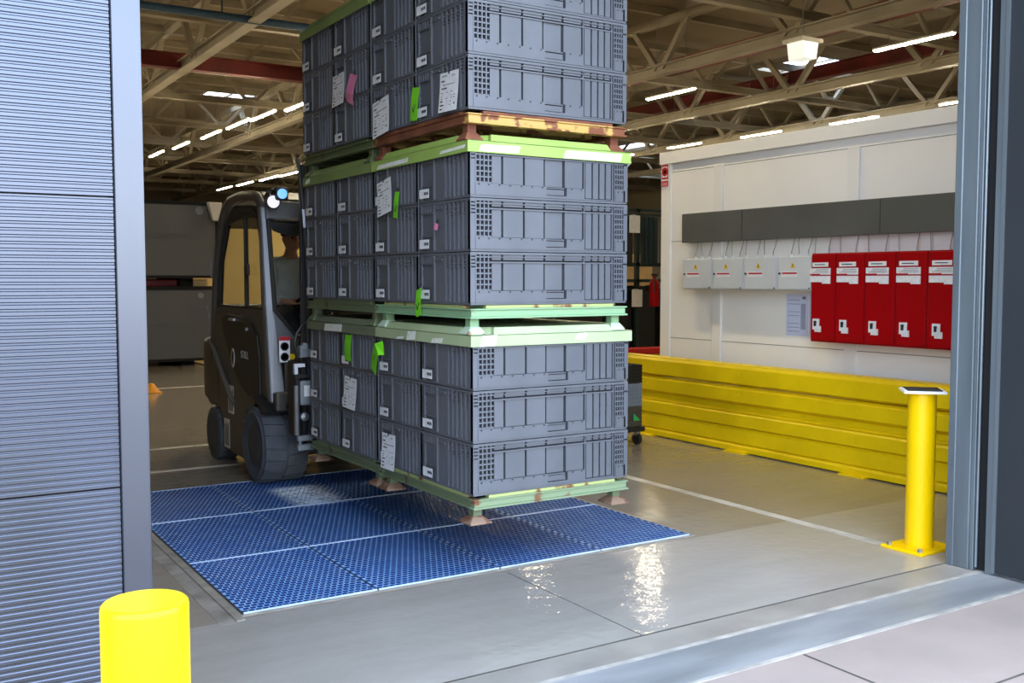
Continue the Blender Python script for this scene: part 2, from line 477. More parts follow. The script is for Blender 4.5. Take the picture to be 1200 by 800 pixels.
for i, x in enumerate((-4.1, 1.5, 7.1, 12.7, 18.3, 23.9, 29.5, 35.1)):
    truss('roof_truss', (x, 3.5), (x, YB - 0.2), 7.15, 8.68, 4.7, 0.28, 0.15,
          'long beige steel roof truss running back into the hall, %s from the cladding side' % ORD[i], 'roof trusses running into the hall', phase=3.6 + (i % 3) * 0.4, spread=0.24)
for i, y in enumerate((10.6, 16.4, 23.9, 29.6, 34.4, 40.3, 46.2, 52, 58, 64, 70)):
    truss('roof_girder', (X0 + 0.2, y), (X1 - 0.2, y), 7.5, 8.68, 2.8, 0.22, 0.10,
          'beige steel lattice girder crossing the hall roof, %s back from the doorway' % ORD[i], 'lattice girders crossing the roof', phase=1.2 + (i % 2) * 0.7)

# red girders and service pipe in the roof
for k, (x0, x1, y0, y1, zz, lab) in enumerate((
        (X0 + 0.2, 16.5, 27.9, 28.2, 7.22, 'red steel beam crossing the roof above the parked grey containers'),
        (20.3, 20.6, 5, 60, 7.75, 'long red steel beam running back over the white room'),
        (25.6, 25.9, 5, 60, 8.0, 'second red steel beam, further over beyond the white room roof'))):
    r = empty('red_beam', ((x0 + x1) / 2, (y0 + y1) / 2, zz)); tag(r, lab, 'beam', 'red beams in the roof')
    m = MB()
    if x1 - x0 > 1:
        m.box(x0, x1, y0, y1, zz, zz + 0.03); m.box(x0, x1, y0, y1, zz + 0.37, zz + 0.4)
    else:
        m.box(x0, x1, y0, y1, zz, zz + 0.03); m.box(x0, x1, y0, y1, zz + 0.37, zz + 0.4)
    m.build('flange', REDB, r)
    m = MB()
    if x1 - x0 > 1: m.box(x0, x1, (y0 + y1) / 2 - 0.03, (y0 + y1) / 2 + 0.03, zz + 0.03, zz + 0.37)
    else: m.box((x0 + x1) / 2 - 0.03, (x0 + x1) / 2 + 0.03, y0, y1, zz + 0.03, zz + 0.37)
    m.build('web_plate', REDB, r)
m = MB(); m.cyl((X0 + 0.2, 21.95, 7.22), (9.0, 21.95, 7.22), 0.085, n=14)
for xx in (-6, -1, 4.2, 6.4): m.box(xx, xx + 0.03, 21.93, 21.97, 7.25, 8.7)
tag(m.build('service_pipe', pm('pipe_blue', (52, 84, 112), (44, 72, 98), scale=2), origin=(2, 21.95, 7.2), smooth=True), 'thin blue pipe hung under the roof beside the doorway post', 'pipe')

# LED tubes
LAMPE = emit('led_diffuser', (1.0, 0.86, 0.60), LAMP_STRENGTH)
LAMPC = pm('lamp_housing', (214, 208, 194), (204, 198, 184), scale=4)


def led(L):
    r = empty('led_tube_light', (0, 0, 0))
    m = MB(); m.box(-0.055, 0.055, -L / 2, L / 2, 0.03, 0.08); m.build('housing', LAMPC, r)
    m = MB(); m.prism([(-0.048, 0.03), (-0.035, 0.0), (0.035, 0.0), (0.048, 0.03)], 'y', -L / 2 + 0.03, L / 2 - 0.03); m.build('diffuser', LAMPE, r)
    for s in (-1, 1):
        m = MB(); m.cyl((0, s * L * 0.3, 0.075), (0, s * L * 0.3, 2.40), 0.006, n=6); m.build('hanging_wire', STEEL, r)
    return r


rows = [
    ('row over the forklift roof', 10.0, 2.25, [(9.45, 41.5), (9.62, 38.4), (9.78, 35.0), (9.85, 32.2), (10.0, 30.2), (10.28, 27.8), (10.4, 24.6), (10.5, 21.4), (10.5, 16)]),
    ('distant row beside the cab lamps', 16.2, 2.6, [(16.08, 55.1), (16.2, 51.9), (16.34, 48.6), (16.5, 46.1)]),
    ('row above the switch boxes', 18.2, 1.95, [(18.42, 13.7), (18.06, 20.9), (18.2, 27.6), (18.2, 34.5), (18.2, 7.2)]),
    ('row just clearing the white room roof', 25.7, 1.85, [(25.6, 17.2), (25.86, 21.3), (25.64, 25.0), (25.4, 28.6), (25.5, 32.6), (25.5, 37), (25.5, 42)]),
    ('added unseen row brightening the white wall', 4.8, 1.6, [(4.9, 7.8), (4.9, 11.4)]),  # extra tubes out of view, added to brighten the white wall
    ('row beyond the door jamb', 2.2, 2.75, [(2.2, 22), (2.2, 30), (2.2, 38)]),
]
cache = {}
for name, _, L, pts in rows:
    for k, (x, y) in enumerate(sorted(pts, key=lambda p: p[1])):
        if L not in cache:
            cache[L] = led(L); o = cache[L]; o.location = (x, y, 6.5)
        else:
            o = dup(cache[L], (x, y, 6.5))
        tag(o, 'LED tube in the %s, %s from the doorway' % (name, ORD[k]), 'light', 'ceiling LED tubes')

# white box lantern hanging under the roof
r = empty('hanging_box_lamp', (16.9, 15.3, 6.35)); tag(r, 'white glowing box lamp hanging from the roof above the white room', 'lamp')
m = MB(); m.box(16.58, 17.22, 15.02, 15.58, 6.62, 6.70); m.build('cover', LAMPC, r)
m = MB(); m.prism([(16.66, 6.62), (17.14, 6.62), (17.08, 6.28), (16.72, 6.28)], 'y', 15.08, 15.52); m.build('diffuser', emit('box_lamp_glow', (0.95, 1.0, 0.86), 0.30), r)
m = MB(); m.cyl((16.9, 15.3, 6.7), (16.9, 15.3, 8.6), 0.012, n=6); m.build('hanging_rod', STEEL, r)

# ------------------------------------------------------------------ white room by the barrier
XW = 7.0
wm = MB(); wm.box(XW, XW + 4.5, 3.37, 8.06, 0, 2.80); structure(wm, 'wall_right', WHITEP)
wm = MB(); wm.box(XW - 0.04, XW + 4.54, 3.37, 8.22, 2.79, 2.915); structure(wm, 'trim_7', WHITEP, bevel=0.006)
wm = MB(); wm.box(XW - 0.025, XW + 0.06, 8.06, 8.20, 0, 2.79); structure(wm, 'trim_8', WHITEP, bevel=0.004)
TRIMW = pm('white_cable_cover', (238, 234, 226), (230, 226, 218), scale=0.8, rough=0.4)
for k, (yy, zt) in enumerate(((7.36, 2.72), (5.74, 2.70), (4.2, 2.70))):
    wm = MB(); wm.box(XW - 0.028, XW, yy - 0.06, yy + 0.06, 0.0, zt); structure(wm, 'trim_%d' % (9 + k), TRIMW, bevel=0.004)
wm = MB(); wm.box(XW - 0.002, XW, 3.4, 8.06, 1.985, 1.992); wm.box(XW - 0.002, XW, 3.4, 8.06, 0.99, 0.997); wm.box(XW - 0.002, XW, 3.4, 8.06, 2.70, 2.706)
structure(wm, 'wall_seam', pm('panel_seam', (150, 146, 138), (140, 136, 128), scale=3))
tag(bpy.data.objects['wall_seam'], kind='structure')

# grey cable trunking
r = empty('cable_trunking', (XW - 0.06, 5.6, 1.96)); tag(r, 'long dark grey cable trunking board fixed along the white room wall', 'trunking')
m = MB(); m.box(XW - 0.10, XW - 0.0285, 3.9, 7.79, 1.965, 2.255); m.build('body', GREYP, r, bevel=0.004)
m = MB()
for yy in (6.95, 5.4): m.box(XW - 0.102, XW - 0.0985, yy - 0.003, yy + 0.003, 1.97, 2.25)
m.build('cover_joint', INK, r)

# four grey switch boxes
YL = pm('hazard_yellow', (236, 196, 20), (226, 186, 16), scale=20)
REDL = pm('label_red', (196, 30, 40), (186, 26, 36), scale=20)
SCUFF = pm('cable_grey', (164, 160, 150), (146, 142, 134), scale=10, rough=0.6)
names4 = ['at the far end, next to the wall corner', 'second from the wall corner', 'third from the wall corner', 'fourth and widest, touching the red cabinets']
for k, (ya, yb) in enumerate(((7.69, 7.27), (7.265, 6.855), (6.85, 6.435), (6.43, 6.03))):
    r = empty('switch_box', (XW - 0.09, (ya + yb) / 2, 1.5)); tag(r, 'pale grey electric switch box, ' + names4[k], 'switch box', 'grey switch boxes on the wall')
    m = MB(); m.box(XW - 0.16, XW, yb + 0.004, ya - 0.004, 1.50, 1.80); m.build('body', BOXG, r, bevel=0.006)
    m = MB(); m.box(XW - 0.172, XW - 0.161, yb + 0.010, ya - 0.010, 1.51, 1.795); d = m.build('door', BOXG, r, bevel=0.004)
    yc = (ya + yb) / 2 + 0.02
    m = MB(); m.sheet([(XW - 0.173, yc + 0.03, 1.70), (XW - 0.173, yc - 0.03, 1.70), (XW - 0.173, yc, 1.752)], 0.001); m.build('hazard_triangle', YL, d)
    m = MB(); m.box(XW - 0.1745, XW - 0.1732, yc - 0.003, yc + 0.003, 1.71, 1.735); m.box(XW - 0.1745, XW - 0.1732, yc - 0.004, yc + 0.010, 1.722, 1.727); m.build('bolt_symbol', INK, d)
    m = MB(); m.box(XW - 0.174, XW - 0.1725, yc - 0.05, yc + 0.13, 1.622, 1.668); lb = m.build('label', WHITEL, d)
    m = MB(); m.box(XW - 0.1752, XW - 0.1741, yc - 0.05, yc + 0.12, 1.645, 1.660); m.build('red_stripe', REDL, lb)
    m = MB(); m.cyl((XW - 0.18, ya - 0.03, 1.65), (XW - 0.172, ya - 0.03, 1.65), 0.010, n=10); m.cyl((XW - 0.18, yb + 0.03, 1.52), (XW - 0.172, yb + 0.03, 1.52), 0.006, n=8); m.build('lock', INK, d)
    for q, (off, sw) in enumerate(((0.13, 0.02), (0.04, -0.01), (-0.06, 0.03), (-0.14, 0.0))[: 3 + k % 2]):
        m = MB(); y0 = (ya + yb) / 2 + off
        m.tube([(XW - 0.07, y0, 1.80), (XW - 0.072, y0 - sw * 0.2, 1.85), (XW - 0.068, y0 - sw, 1.91), (XW - 0.06, y0 - sw * 1.4, 1.97)], 0.0045, 6); m.build('cable', SCUFF, r)
        m = MB(); m.cyl((XW - 0.07, y0, 1.795), (XW - 0.07, y0, 1.822), 0.013, n=10); m.build('cable_gland', WHITEL, r)
m = MB(); m.box(XW - 0.10, XW, 7.70, 7.735, 1.60, 1.78)
for zz in (1.64, 1.70, 1.75): m.box(XW - 0.112, XW - 0.10, 7.703, 7.732, zz - 0.012, zz + 0.012)
tag(m.build('terminal_block', pm('terminal_dark', (70, 70, 70), (60, 60, 60), scale=9), origin=(XW - 0.06, 7.715, 1.6)), 'narrow dark terminal block beside the end grey switch box', 'terminal block')

# five red fire cabinets
edges = [6.02, 5.745, 5.45, 5.155, 4.87, 4.57]
namesr = ['first, touching the grey boxes', 'second along from the grey boxes', 'middle one of the five', 'fourth along from the grey boxes', 'fifth, half hidden by the door jamb']
for k in range(5):
    ya, yb = edges[k], edges[k + 1]
    r = empty('fire_cabinet', (XW - 0.10, (ya + yb) / 2, 1.065)); tag(r, 'tall red fire cabinet, ' + namesr[k], 'cabinet', 'red cabinets on the wall')
    m = MB(); m.box(XW - 0.19, XW, yb + 0.002, ya - 0.002, 1.065, 1.82); m.build('body', RED, r, bevel=0.005)
    m = MB(); m.box(XW - 0.205, XW - 0.191, yb + 0.012, ya - 0.012, 1.08, 1.81); d = m.build('door', RED, r, bevel=0.004)
    yc = (ya + yb) / 2 + 0.03; xf = XW - 0.2065
    m = MB(); m.box(xf - 0.001, xf + 0.001, yc - 0.085, yc + 0.085, 1.705, 1.742); a = m.build('name_strip', WHITEL, d)
    m = MB(); m.box(xf - 0.0025, xf - 0.0012, yc - 0.05, yc + 0.06, 1.720, 1.727); m.build('printed_lettering', INK, a)
    m = MB(); m.box(xf - 0.001, xf + 0.001, yc - 0.11, yc + 0.11, 1.638, 1.693); a = m.build('notice_label', WHITEL, d)
    m = MB(); m.box(xf - 0.0025, xf - 0.0012, yc - 0.0, yc + 0.11, 1.636, 1.646); m.build('red_stripe', REDL, a)
    m = MB()
    for q in range(3): m.box(xf - 0.0025, xf - 0.0012, yc - 0.09, yc + 0.08 - 0.02 * q, 1.655 + q * 0.012, 1.659 + q * 0.012)
    m.build('printed_lettering', pm('grey_print', (120, 120, 122), (140, 140, 142), scale=30), a)
    m = MB(); m.box(xf - 0.001, xf + 0.001, yc - 0.11, yc + 0.11, 1.575, 1.628); m.box(xf - 0.001, xf + 0.001, yc - 0.11, yc - 0.02, 1.562, 1.576); a = m.build('notice_label', WHITEL, d)
    m = MB(); m.box(xf - 0.006, xf + 0.001, yc + 0.0, yc + 0.07, 1.17, 1.262); m.box(xf - 0.008, xf + 0.001, yc - 0.02, yc + 0.045, 1.15, 1.20); a = m.build('lock_plate', WHITEL, d)
    m = MB(); m.cyl((xf - 0.02, yc + 0.035, 1.235), (xf - 0.006, yc + 0.035, 1.235), 0.011, n=10); m.box(xf - 0.022, xf - 0.006, yc + 0.028, yc + 0.042, 1.20, 1.236); m.build('lock', INK, a)
    for off, sw in ((0.06, 0.02), (-0.07, -0.015)):
        m = MB(); y0 = (ya + yb) / 2 + off
        m.tube([(XW - 0.07, y0, 1.82), (XW - 0.07, y0 - sw * 0.3, 1.88), (XW - 0.06, y0 - sw, 1.97)], 0.0045, 6); m.build('cable', SCUFF, r)

# paper notices
for k, (ya, yb, lab) in enumerate(((6.47, 6.215, 'white notice sheet with a printed plan below the grey switch boxes'), (6.205, 6.03, 'white notice sheet partly covered by the red cabinets'))):
    m = MB(); m.box(XW - 0.004, XW - 0.0005, yb, ya, 1.09, 1.465)
    r = tag(m.build('notice_sheet', pm('notice_paper', (206, 212, 232), (198, 204, 226), scale=5), origin=(XW - 0.002, (ya + yb) / 2, 1.09)), lab, 'notice', 'notice sheets on the wall')
    x = XW - 0.0052; pm_ = pm('plan_print', (110, 114, 132), (96, 100, 118), scale=20)
    for q in range(9):
        if q in (3, 6): continue
        m = MB(); m.box(x, x + 0.001, yb + 0.10, ya - 0.02, 1.13 + q * 0.035, 1.134 + q * 0.035); m.build('printed_line', pm_, r)
    m = MB(); m.box(x, x + 0.001, yb + 0.03, yb + 0.07, 1.42, 1.445); m.build('printed_square', pm_, r)
    m = MB(); m.box(x, x + 0.001, yb + 0.03, yb + 0.085, 1.15, 1.38); m.build('printed_plan', pm('plan_tone', (160, 166, 186), (150, 156, 176), scale=20), r)

# red fire point sign
r = empty('fire_sign', (XW - 0.03, 8.13, 2.56)); tag(r, 'small red fire point sign with a white ring on the wall corner', 'sign')
xs_ = XW - 0.031
m = MB(); m.box(xs_ - 0.003, xs_, 8.075, 8.19, 2.55, 2.80); m.build('board', WHITEL, r)
m = MB(); m.box(xs_ - 0.004, xs_ - 0.003, 8.082, 8.183, 2.635, 2.785); m.box(xs_ - 0.004, xs_ - 0.003, 8.082, 8.183, 2.56, 2.618); m.build('red_field', REDL, r)
m = MB(); m.box(xs_ - 0.005, xs_ - 0.004, 8.094, 8.171, 2.655, 2.765); m.build('white_square', WHITEL, r)
m = MB(); m.lathe([(0.022, -0.001), (0.046, -0.001), (0.046, 0.0005), (0.022, 0.0005), (0.022, -0.001)], 'x', (xs_ - 0.0055, 8.1325, 2.712), 24); m.build('red_ring', REDL, r)
m = MB()
for q in range(2): m.box(xs_ - 0.005, xs_ - 0.004, 8.095, 8.17, 2.574 + q * 0.018, 2.580 + q * 0.018)
m.build('printed_lettering', WHITEL, r)

# ------------------------------------------------------------------ yellow crash barrier
XB = 6.68
r = empty('crash_barrier', (XB + 0.1, 6.4, 0)); tag(r, 'long yellow steel crash barrier on the floor along the white wall', 'barrier')
Y0B, Y1B = 3.75, 9.2


def wprof(z0, h, d=0.055):
    zs = [0, .06, .16, .30, .42, .58, .70, .84, .94, 1.0]; ds = [.55, .25, 0, 0, .75, .75, 0, 0, .25, .55]
    o = [(XB + d * q, z0 + h * t) for t, q in zip(zs, ds)]
    return o + [(x + 0.006, zz) for x, zz in o[::-1]]


m = MB(); m.prism([(XB + 0.035, 0.80), (XB + 0.0, 0.775), (XB, 0.64), (XB + 0.05, 0.615), (XB + 0.056, 0.615), (XB + 0.012, 0.645), (XB + 0.012, 0.765), (XB + 0.20, 0.80), (XB + 0.20, 0.806), (XB + 0.035, 0.806)], 'y', Y0B, Y1B); m.build('top_rail', BARY, r)
m = MB(); m.prism([(XB + 0.04, 0.61), (XB + 0.0, 0.585), (XB, 0.47), (XB + 0.05, 0.435), (XB + 0.05, 0.395), (XB + 0.012, 0.375), (XB + 0.02, 0.375), (XB + 0.06, 0.395), (XB + 0.06, 0.44), (XB + 0.012, 0.475), (XB + 0.012, 0.58), (XB + 0.05, 0.61)], 'y', Y0B, Y1B); m.build('middle_rail', BARY, r)
m = MB(); m.prism([(XB + 0.03, 0.372), (XB + 0.0, 0.345), (XB, 0.245), (XB + 0.03, 0.225), (XB + 0.012, 0.205), (XB + 0.012, 0.09), (XB + 0.028, 0.075), (XB + 0.0, 0.055), (XB, 0.012), (XB + 0.012, 0.012), (XB + 0.04, 0.075), (XB + 0.024, 0.09), (XB + 0.024, 0.205), (XB + 0.042, 0.225), (XB + 0.012, 0.25), (XB + 0.012, 0.345), (XB + 0.04, 0.372)], 'y', Y0B, Y1B); m.build('kick_rail', BARY, r)
for yy in (8.05, 6.75, 5.42, 4.1):
    m = MB(); m.box(XB + 0.07, XB + 0.19, yy - 0.06, yy + 0.06, 0, 0.79); p = m.build('post', BARY, r)
    m = MB(); m.box(XB - 0.05, XB + 0.26, yy - 0.13, yy + 0.13, 0, 0.012); m.build('foot_plate', BARY, p)
m = MB()
for yy in (8.05, 6.75, 5.42, 4.1):
    for zz in (0.72, 0.53, 0.30): m.cyl((XB - 0.006, yy, zz), (XB + 0.002, yy, zz), 0.012, n=8)
m.build('bolt', BARY, r)

# ------------------------------------------------------------------ bollards
def bollard(name, x, y, h, rad, label, plate):
    r = empty(name, (x, y, 0)); tag(r, label, 'bollard', 'yellow bollards at the doorway')
    m = MB()
    if plate: m.cyl((x, y, 0.0), (x, y, h), rad, n=48)
    else:
        pr = [(rad, 0.0), (rad, h - 0.012), (rad - 0.0015, h - 0.005), (rad - 0.006, h - 0.0008), (rad - 0.010, h), (rad - 0.016, h), (0.0001, h)]
        m.lathe(pr, 'z', (x, y, 0), 64)
    m.build('post', YELLOW, r, smooth=True)
    if plate:
        m = MB(); m.box(x - 0.17, x + 0.17, y - 0.14, y + 0.14, 0, 0.018); p = m.build('base_plate', YELLOW, r, bevel=0.003)
        for sx_, sy_ in ((-1, -1), (1, -1), (1, 1), (-1, 1)):
            m = MB(); m.cyl((x + sx_ * 0.135, y + sy_ * 0.105, 0.018), (x + sx_ * 0.135, y + sy_ * 0.105, 0.036), 0.015, n=6); m.build('bolt', STEEL, p)
        m = MB()
        m._add(*(lambda s: ([(x + s, y, h + 0.0), (x, y + s, h), (x - s, y, h), (x, y - s, h), (x + s, y, h + 0.014), (x, y + s, h + 0.014), (x - s, y, h + 0.014), (x, y - s, h + 0.014)],
                            [(3, 2, 1, 0), (4, 5, 6, 7), (0, 1, 5, 4), (1, 2, 6, 5), (2, 3, 7, 6), (3, 0, 4, 7)]))(0.165)); c = m.build('cap_plate', WHITEL, r)
        m = MB()
        m._add(*(lambda s: ([(x + s, y, h + 0.0142), (x, y + s, h + 0.0142), (x - s, y, h + 0.0142), (x, y - s, h + 0.0142), (x + s, y, h + 0.02), (x, y + s, h + 0.02), (x - s, y, h + 0.02), (x, y - s, h + 0.02)],
                            [(3, 2, 1, 0), (4, 5, 6, 7), (0, 1, 5, 4), (1, 2, 6, 5), (2, 3, 7, 6), (3, 0, 4, 7)]))(0.135)); m.build('rubber_pad', BLACK, c)
    return r


bollard('bollard', 5.21, 3.75, 0.935, 0.0805, 'yellow bollard bolted to the floor inside, with a square plate on top', True)
bollard('bollard', 0.408, 1.965, 0.992, 0.0805, 'round-topped yellow bollard standing outside before the ribbed silver cladding', False)

#@@MAT
# ------------------------------------------------------------------ blue roller mats, 4 x 3 tiles
MX = [1.42, 2.125, 2.86, 3.555, 4.25]; MY = [4.69, 5.68, 6.74, 7.78]
tw_, th_ = 0.69, 1.0
m = MB(); m.box(-tw_ / 2, tw_ / 2, -th_ / 2, th_ / 2, 0, 0.0075)
tile = empty('wheel_cleaning_mat', (0, 0, 0))
m.build('tray', MATBASE, tile)
for s in (-1, 1):
    m = MB(); m.box(s * tw_ / 2 - 0.002, s * tw_ / 2 + 0.003, -th_ / 2, th_ / 2, 0.0, 0.008); m.build('side_rim', MATSIDE, tile)
    m = MB(); m.box(-tw_ / 2, tw_ / 2, s * th_ / 2 - 0.004, s * th_ / 2 + 0.002, 0.0, 0.0128); m.build('end_rim', MATRIM, tile)
m = MB(); nx, ny = 20, 27
for j in range(ny):
    for i in range(nx):
        cx = -tw_ / 2 + 0.005 + (i + 0.5 + (0.5 if j % 2 else 0.0) - 0.25) * (tw_ - 0.010) / nx
        cy = -th_ / 2 + 0.004 + (j + 0.5) * (th_ - 0.008) / ny
        hw, rr = 0.0118, 0.0112
        pr = [(cy - rr, 0.005), (cy + rr, 0.005), (cy + rr * 0.92, 0.0098), (cy + rr * 0.5, 0.0118), (cy - rr * 0.5, 0.0118), (cy - rr * 0.92, 0.0098)]
        m.prism(pr, 'x', cx - hw, cx + hw)
m.build('roller_mesh', MATBLUE, tile)
rowt = ['row next to the doorway', 'middle row', 'row at the forklift wheel']
colt = ['first from the cladding side', 'second from the cladding side', 'third from the cladding side', 'fourth, on the barrier side']
for j in range(3):
    for i in range(4):
        cx, cy = (MX[i] + MX[i + 1]) / 2, (MY[j] + MY[j + 1]) / 2
        if i == 0 and j == 0: o = tile; o.location = (cx, cy, 0)
        else: o = dup(tile, (cx, cy, 0))
        o.scale = ((MX[i + 1] - MX[i] - 0.004) / (tw_ + 0.006), (MY[j + 1] - MY[j] - 0.004) / (th_ + 0.006), 1)
        tag(o, 'blue roller mat tile in the %s, %s' % (rowt[j], colt[i]), 'mat', 'blue wheel cleaning mat tiles')
fr = MB()
fr.box(1.37, 1.412, 4.62, 7.85, 0, 0.005); fr.box(1.412, 4.28, 4.672, 4.688, 0, 0.005); fr.box(4.258, 4.28, 4.688, 7.85, 0, 0.005)
tag(fr.build('mat_frame', pm('frame_steel', (150, 142, 130), (118, 110, 100), scale=9, rough=0.5), origin=(1.38, 6, 0)), 'flat worn metal edging around the blue roller mats', 'edging')
fr = MB(); fr.box(1.29, 1.37, 4.60, 7.9, 0, 0.001); structure(fr, 'floor_patch', pm('mortar_patch', (108, 102, 94), (150, 142, 132), scale=6, rough=0.6, detail=9))

# ------------------------------------------------------------------ the pallet load
LX0, LYF = 2.592, 4.51          # left side plane, front plane
CW, CD, CP = 1.02, 0.580, 0.277
STACKP = 1.18
TIERZ = [0.312, 1.311, 2.310]
TIERDX = [0.0, -0.016, -0.030]
BASEH, RIMH = 0.154, 0.845


def make_crate():
    root = empty('folding_crate', (0, 0, 0))
    m = MB(); W, D = CW, CD
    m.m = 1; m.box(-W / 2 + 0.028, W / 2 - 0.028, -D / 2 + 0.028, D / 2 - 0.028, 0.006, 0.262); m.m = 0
    # top rim, bottom rim
    for z0, z1, ins in ((0.262, 0.2745, 0.0), (0.002, 0.014, 0.004)):
        m.box(-W / 2 + ins, W / 2 - ins, -D / 2 + ins, -D / 2 + 0.03, z0, z1); m.box(-W / 2 + ins, W / 2 - ins, D / 2 - 0.03, D / 2 - ins, z0, z1)
        m.box(-W / 2 + ins, -W / 2 + 0.03, -D / 2 + 0.03, D / 2 - 0.03, z0, z1); m.box(W / 2 - 0.03, W / 2 - ins, -D / 2 + 0.03, D / 2 - 0.03, z0, z1)
    for sg in (1, -1):
        def F(s0, s1, z0, z1, d0=0.001, d1=0.0285):      # long face, s along the width
            a, b = -W / 2 + W * s0, -W / 2 + W * s1
            m.box(sg * a, sg * b, sg * (-D / 2 + d0), sg * (-D / 2 + d1), z0, z1)

        def E(q0, q1, z0, z1, d0=0.001, d1=0.0285):      # short face, q from the back edge to the front edge
            a, b = D / 2 - D * q0, D / 2 - D * q1
            m.box(sg * (-W / 2 + d0), sg * (-W / 2 + d1), sg * a, sg * b, z0, z1)
        # long face ------------------------------------------------
        for s in (0.0, 0.030, 0.0545, 0.079, 0.1035): F(s, s + (0.012 if s == 0 else 0.007), 0.014, 0.262)
        for k in range(9): F(0.0, 0.125, 0.018 + k * 0.0285, 0.026 + k * 0.0285, 0.003)
        edges_ = [0.125, 0.193, 0.325, 0.454, 0.577, 0.703]
        for k in range(5):
            a, b = edges_[k] + 0.0062, edges_[k + 1] - 0.0062
            dep = 0.016 if k == 3 else 0.009
            F(a, b, 0.076, 0.219, dep)
            F(a, b, 0.235, 0.247, 0.010)
            F(a, b, 0.2515, 0.262, 0.008)
        F(0.115, 0.905, 0.219, 0.2265, 0.002); F(0.115, 0.905, 0.247, 0.2515, 0.004)
        for k, (a, b) in enumerate(((0.717, 0.757), (0.767, 0.802), (0.812, 0.845), (0.855, 0.888))):
            F(a, b, 0.024, 0.219, 0.006); F(a, b, 0.235, 0.247, 0.010); F(a, b, 0.2515, 0.262, 0.008)
        F(0.895, 0.902, 0.014, 0.262, 0.004); F(0.705, 0.711, 0.014, 0.262, 0.004)
        for s in (0.909, 0.9255, 0.942, 0.9585, 0.975, 0.990): F(s, s + (0.010 if s > 0.98 else 0.005), 0.014, 0.262)
        for k in range(9): F(0.911, 1.0, 0.018 + k * 0.0285, 0.026 + k * 0.0285, 0.003)
        F(0.030, 0.460, 0.014, 0.074, 0.0); F(0.590, 0.704, 0.014, 0.074, 0.0); F(0.917, 0.982, 0.014, 0.076, 0.0)
        F(0.460, 0.590, 0.014, 0.028, 0.0); F(0.462, 0.578, 0.032, 0.062, 0.007); F(0.460, 0.575, 0.066, 0.072, 0.001)
        F(0.704, 0.895, 0.014, 0.020, 0.0)
        m.m = 2
        for s in (0.05, 0.108, 0.172, 0.236, 0.305, 0.37, 0.435, 0.622, 0.684, 0.936, 0.964):
            F(s - 0.0045, s + 0.0045, 0.064, 0.0725, -0.0006, 0.004)
        m.m = 0
        # short face -----------------------------------------------
        E(0.0, 0.035, 0.014, 0.262, 0.001); E(0.29, 0.315, 0.014, 0.262, -0.002); E(0.035, 0.29, 0.014, 0.215, 0.015)
        E(0.035, 0.29, 0.088, 0.096, 0.006); E(0.0, 0.30, 0.215, 0.222, 0.002)
        for k in range(5): E(0.05 + k * 0.05, 0.075 + k * 0.05, 0.222, 0.262, 0.004)
        E(0.335, 0.475, 0.014, 0.262, 0.005); E(0.34, 0.475, 0.235, 0.245, -0.004)
        for k in range(6): E(0.50 + k * 0.082, 0.532 + k * 0.082, 0.014, 0.262, 0.001)
        for k in range(4): E(0.49, 1.0, 0.196 + k * 0.018, 0.202 + k * 0.018, 0.004)
        E(0.96, 1.0, 0.014, 0.262, 0.0)
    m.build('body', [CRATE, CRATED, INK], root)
    m = MB(); xw = -CW / 2 - 0.0025
    m.box(xw - 0.001, xw + 0.001, CD / 2 - 0.125, CD / 2 - 0.012, 0.026, 0.076); lb = m.build('barcode_label', WHITEL, root)
    m = MB(); rr = random.Random(3); y = CD / 2 - 0.070
    while y > CD / 2 - 0.120:
        wd = rr.choice((0.0008, 0.0014, 0.0022)); m.box(xw - 0.0018, xw - 0.0008, y - wd, y, 0.044, 0.060); y -= wd + rr.choice((0.0016, 0.003))
    m.build('barcode_print', INK, lb)
    return root


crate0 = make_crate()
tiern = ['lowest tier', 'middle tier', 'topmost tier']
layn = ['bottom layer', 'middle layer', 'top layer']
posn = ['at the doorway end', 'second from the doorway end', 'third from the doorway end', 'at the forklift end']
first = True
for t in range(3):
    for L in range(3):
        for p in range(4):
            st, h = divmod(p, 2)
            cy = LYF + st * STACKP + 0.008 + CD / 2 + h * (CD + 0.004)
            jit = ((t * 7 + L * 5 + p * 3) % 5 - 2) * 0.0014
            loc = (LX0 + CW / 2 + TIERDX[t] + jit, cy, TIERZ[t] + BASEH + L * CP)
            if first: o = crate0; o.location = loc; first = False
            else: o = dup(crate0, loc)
            tag(o, 'dark grey folding crate, %s of the %s, %s' % (layn[L], tiern[t], posn[p]), 'crate', 'dark grey folding crates on the pallets')

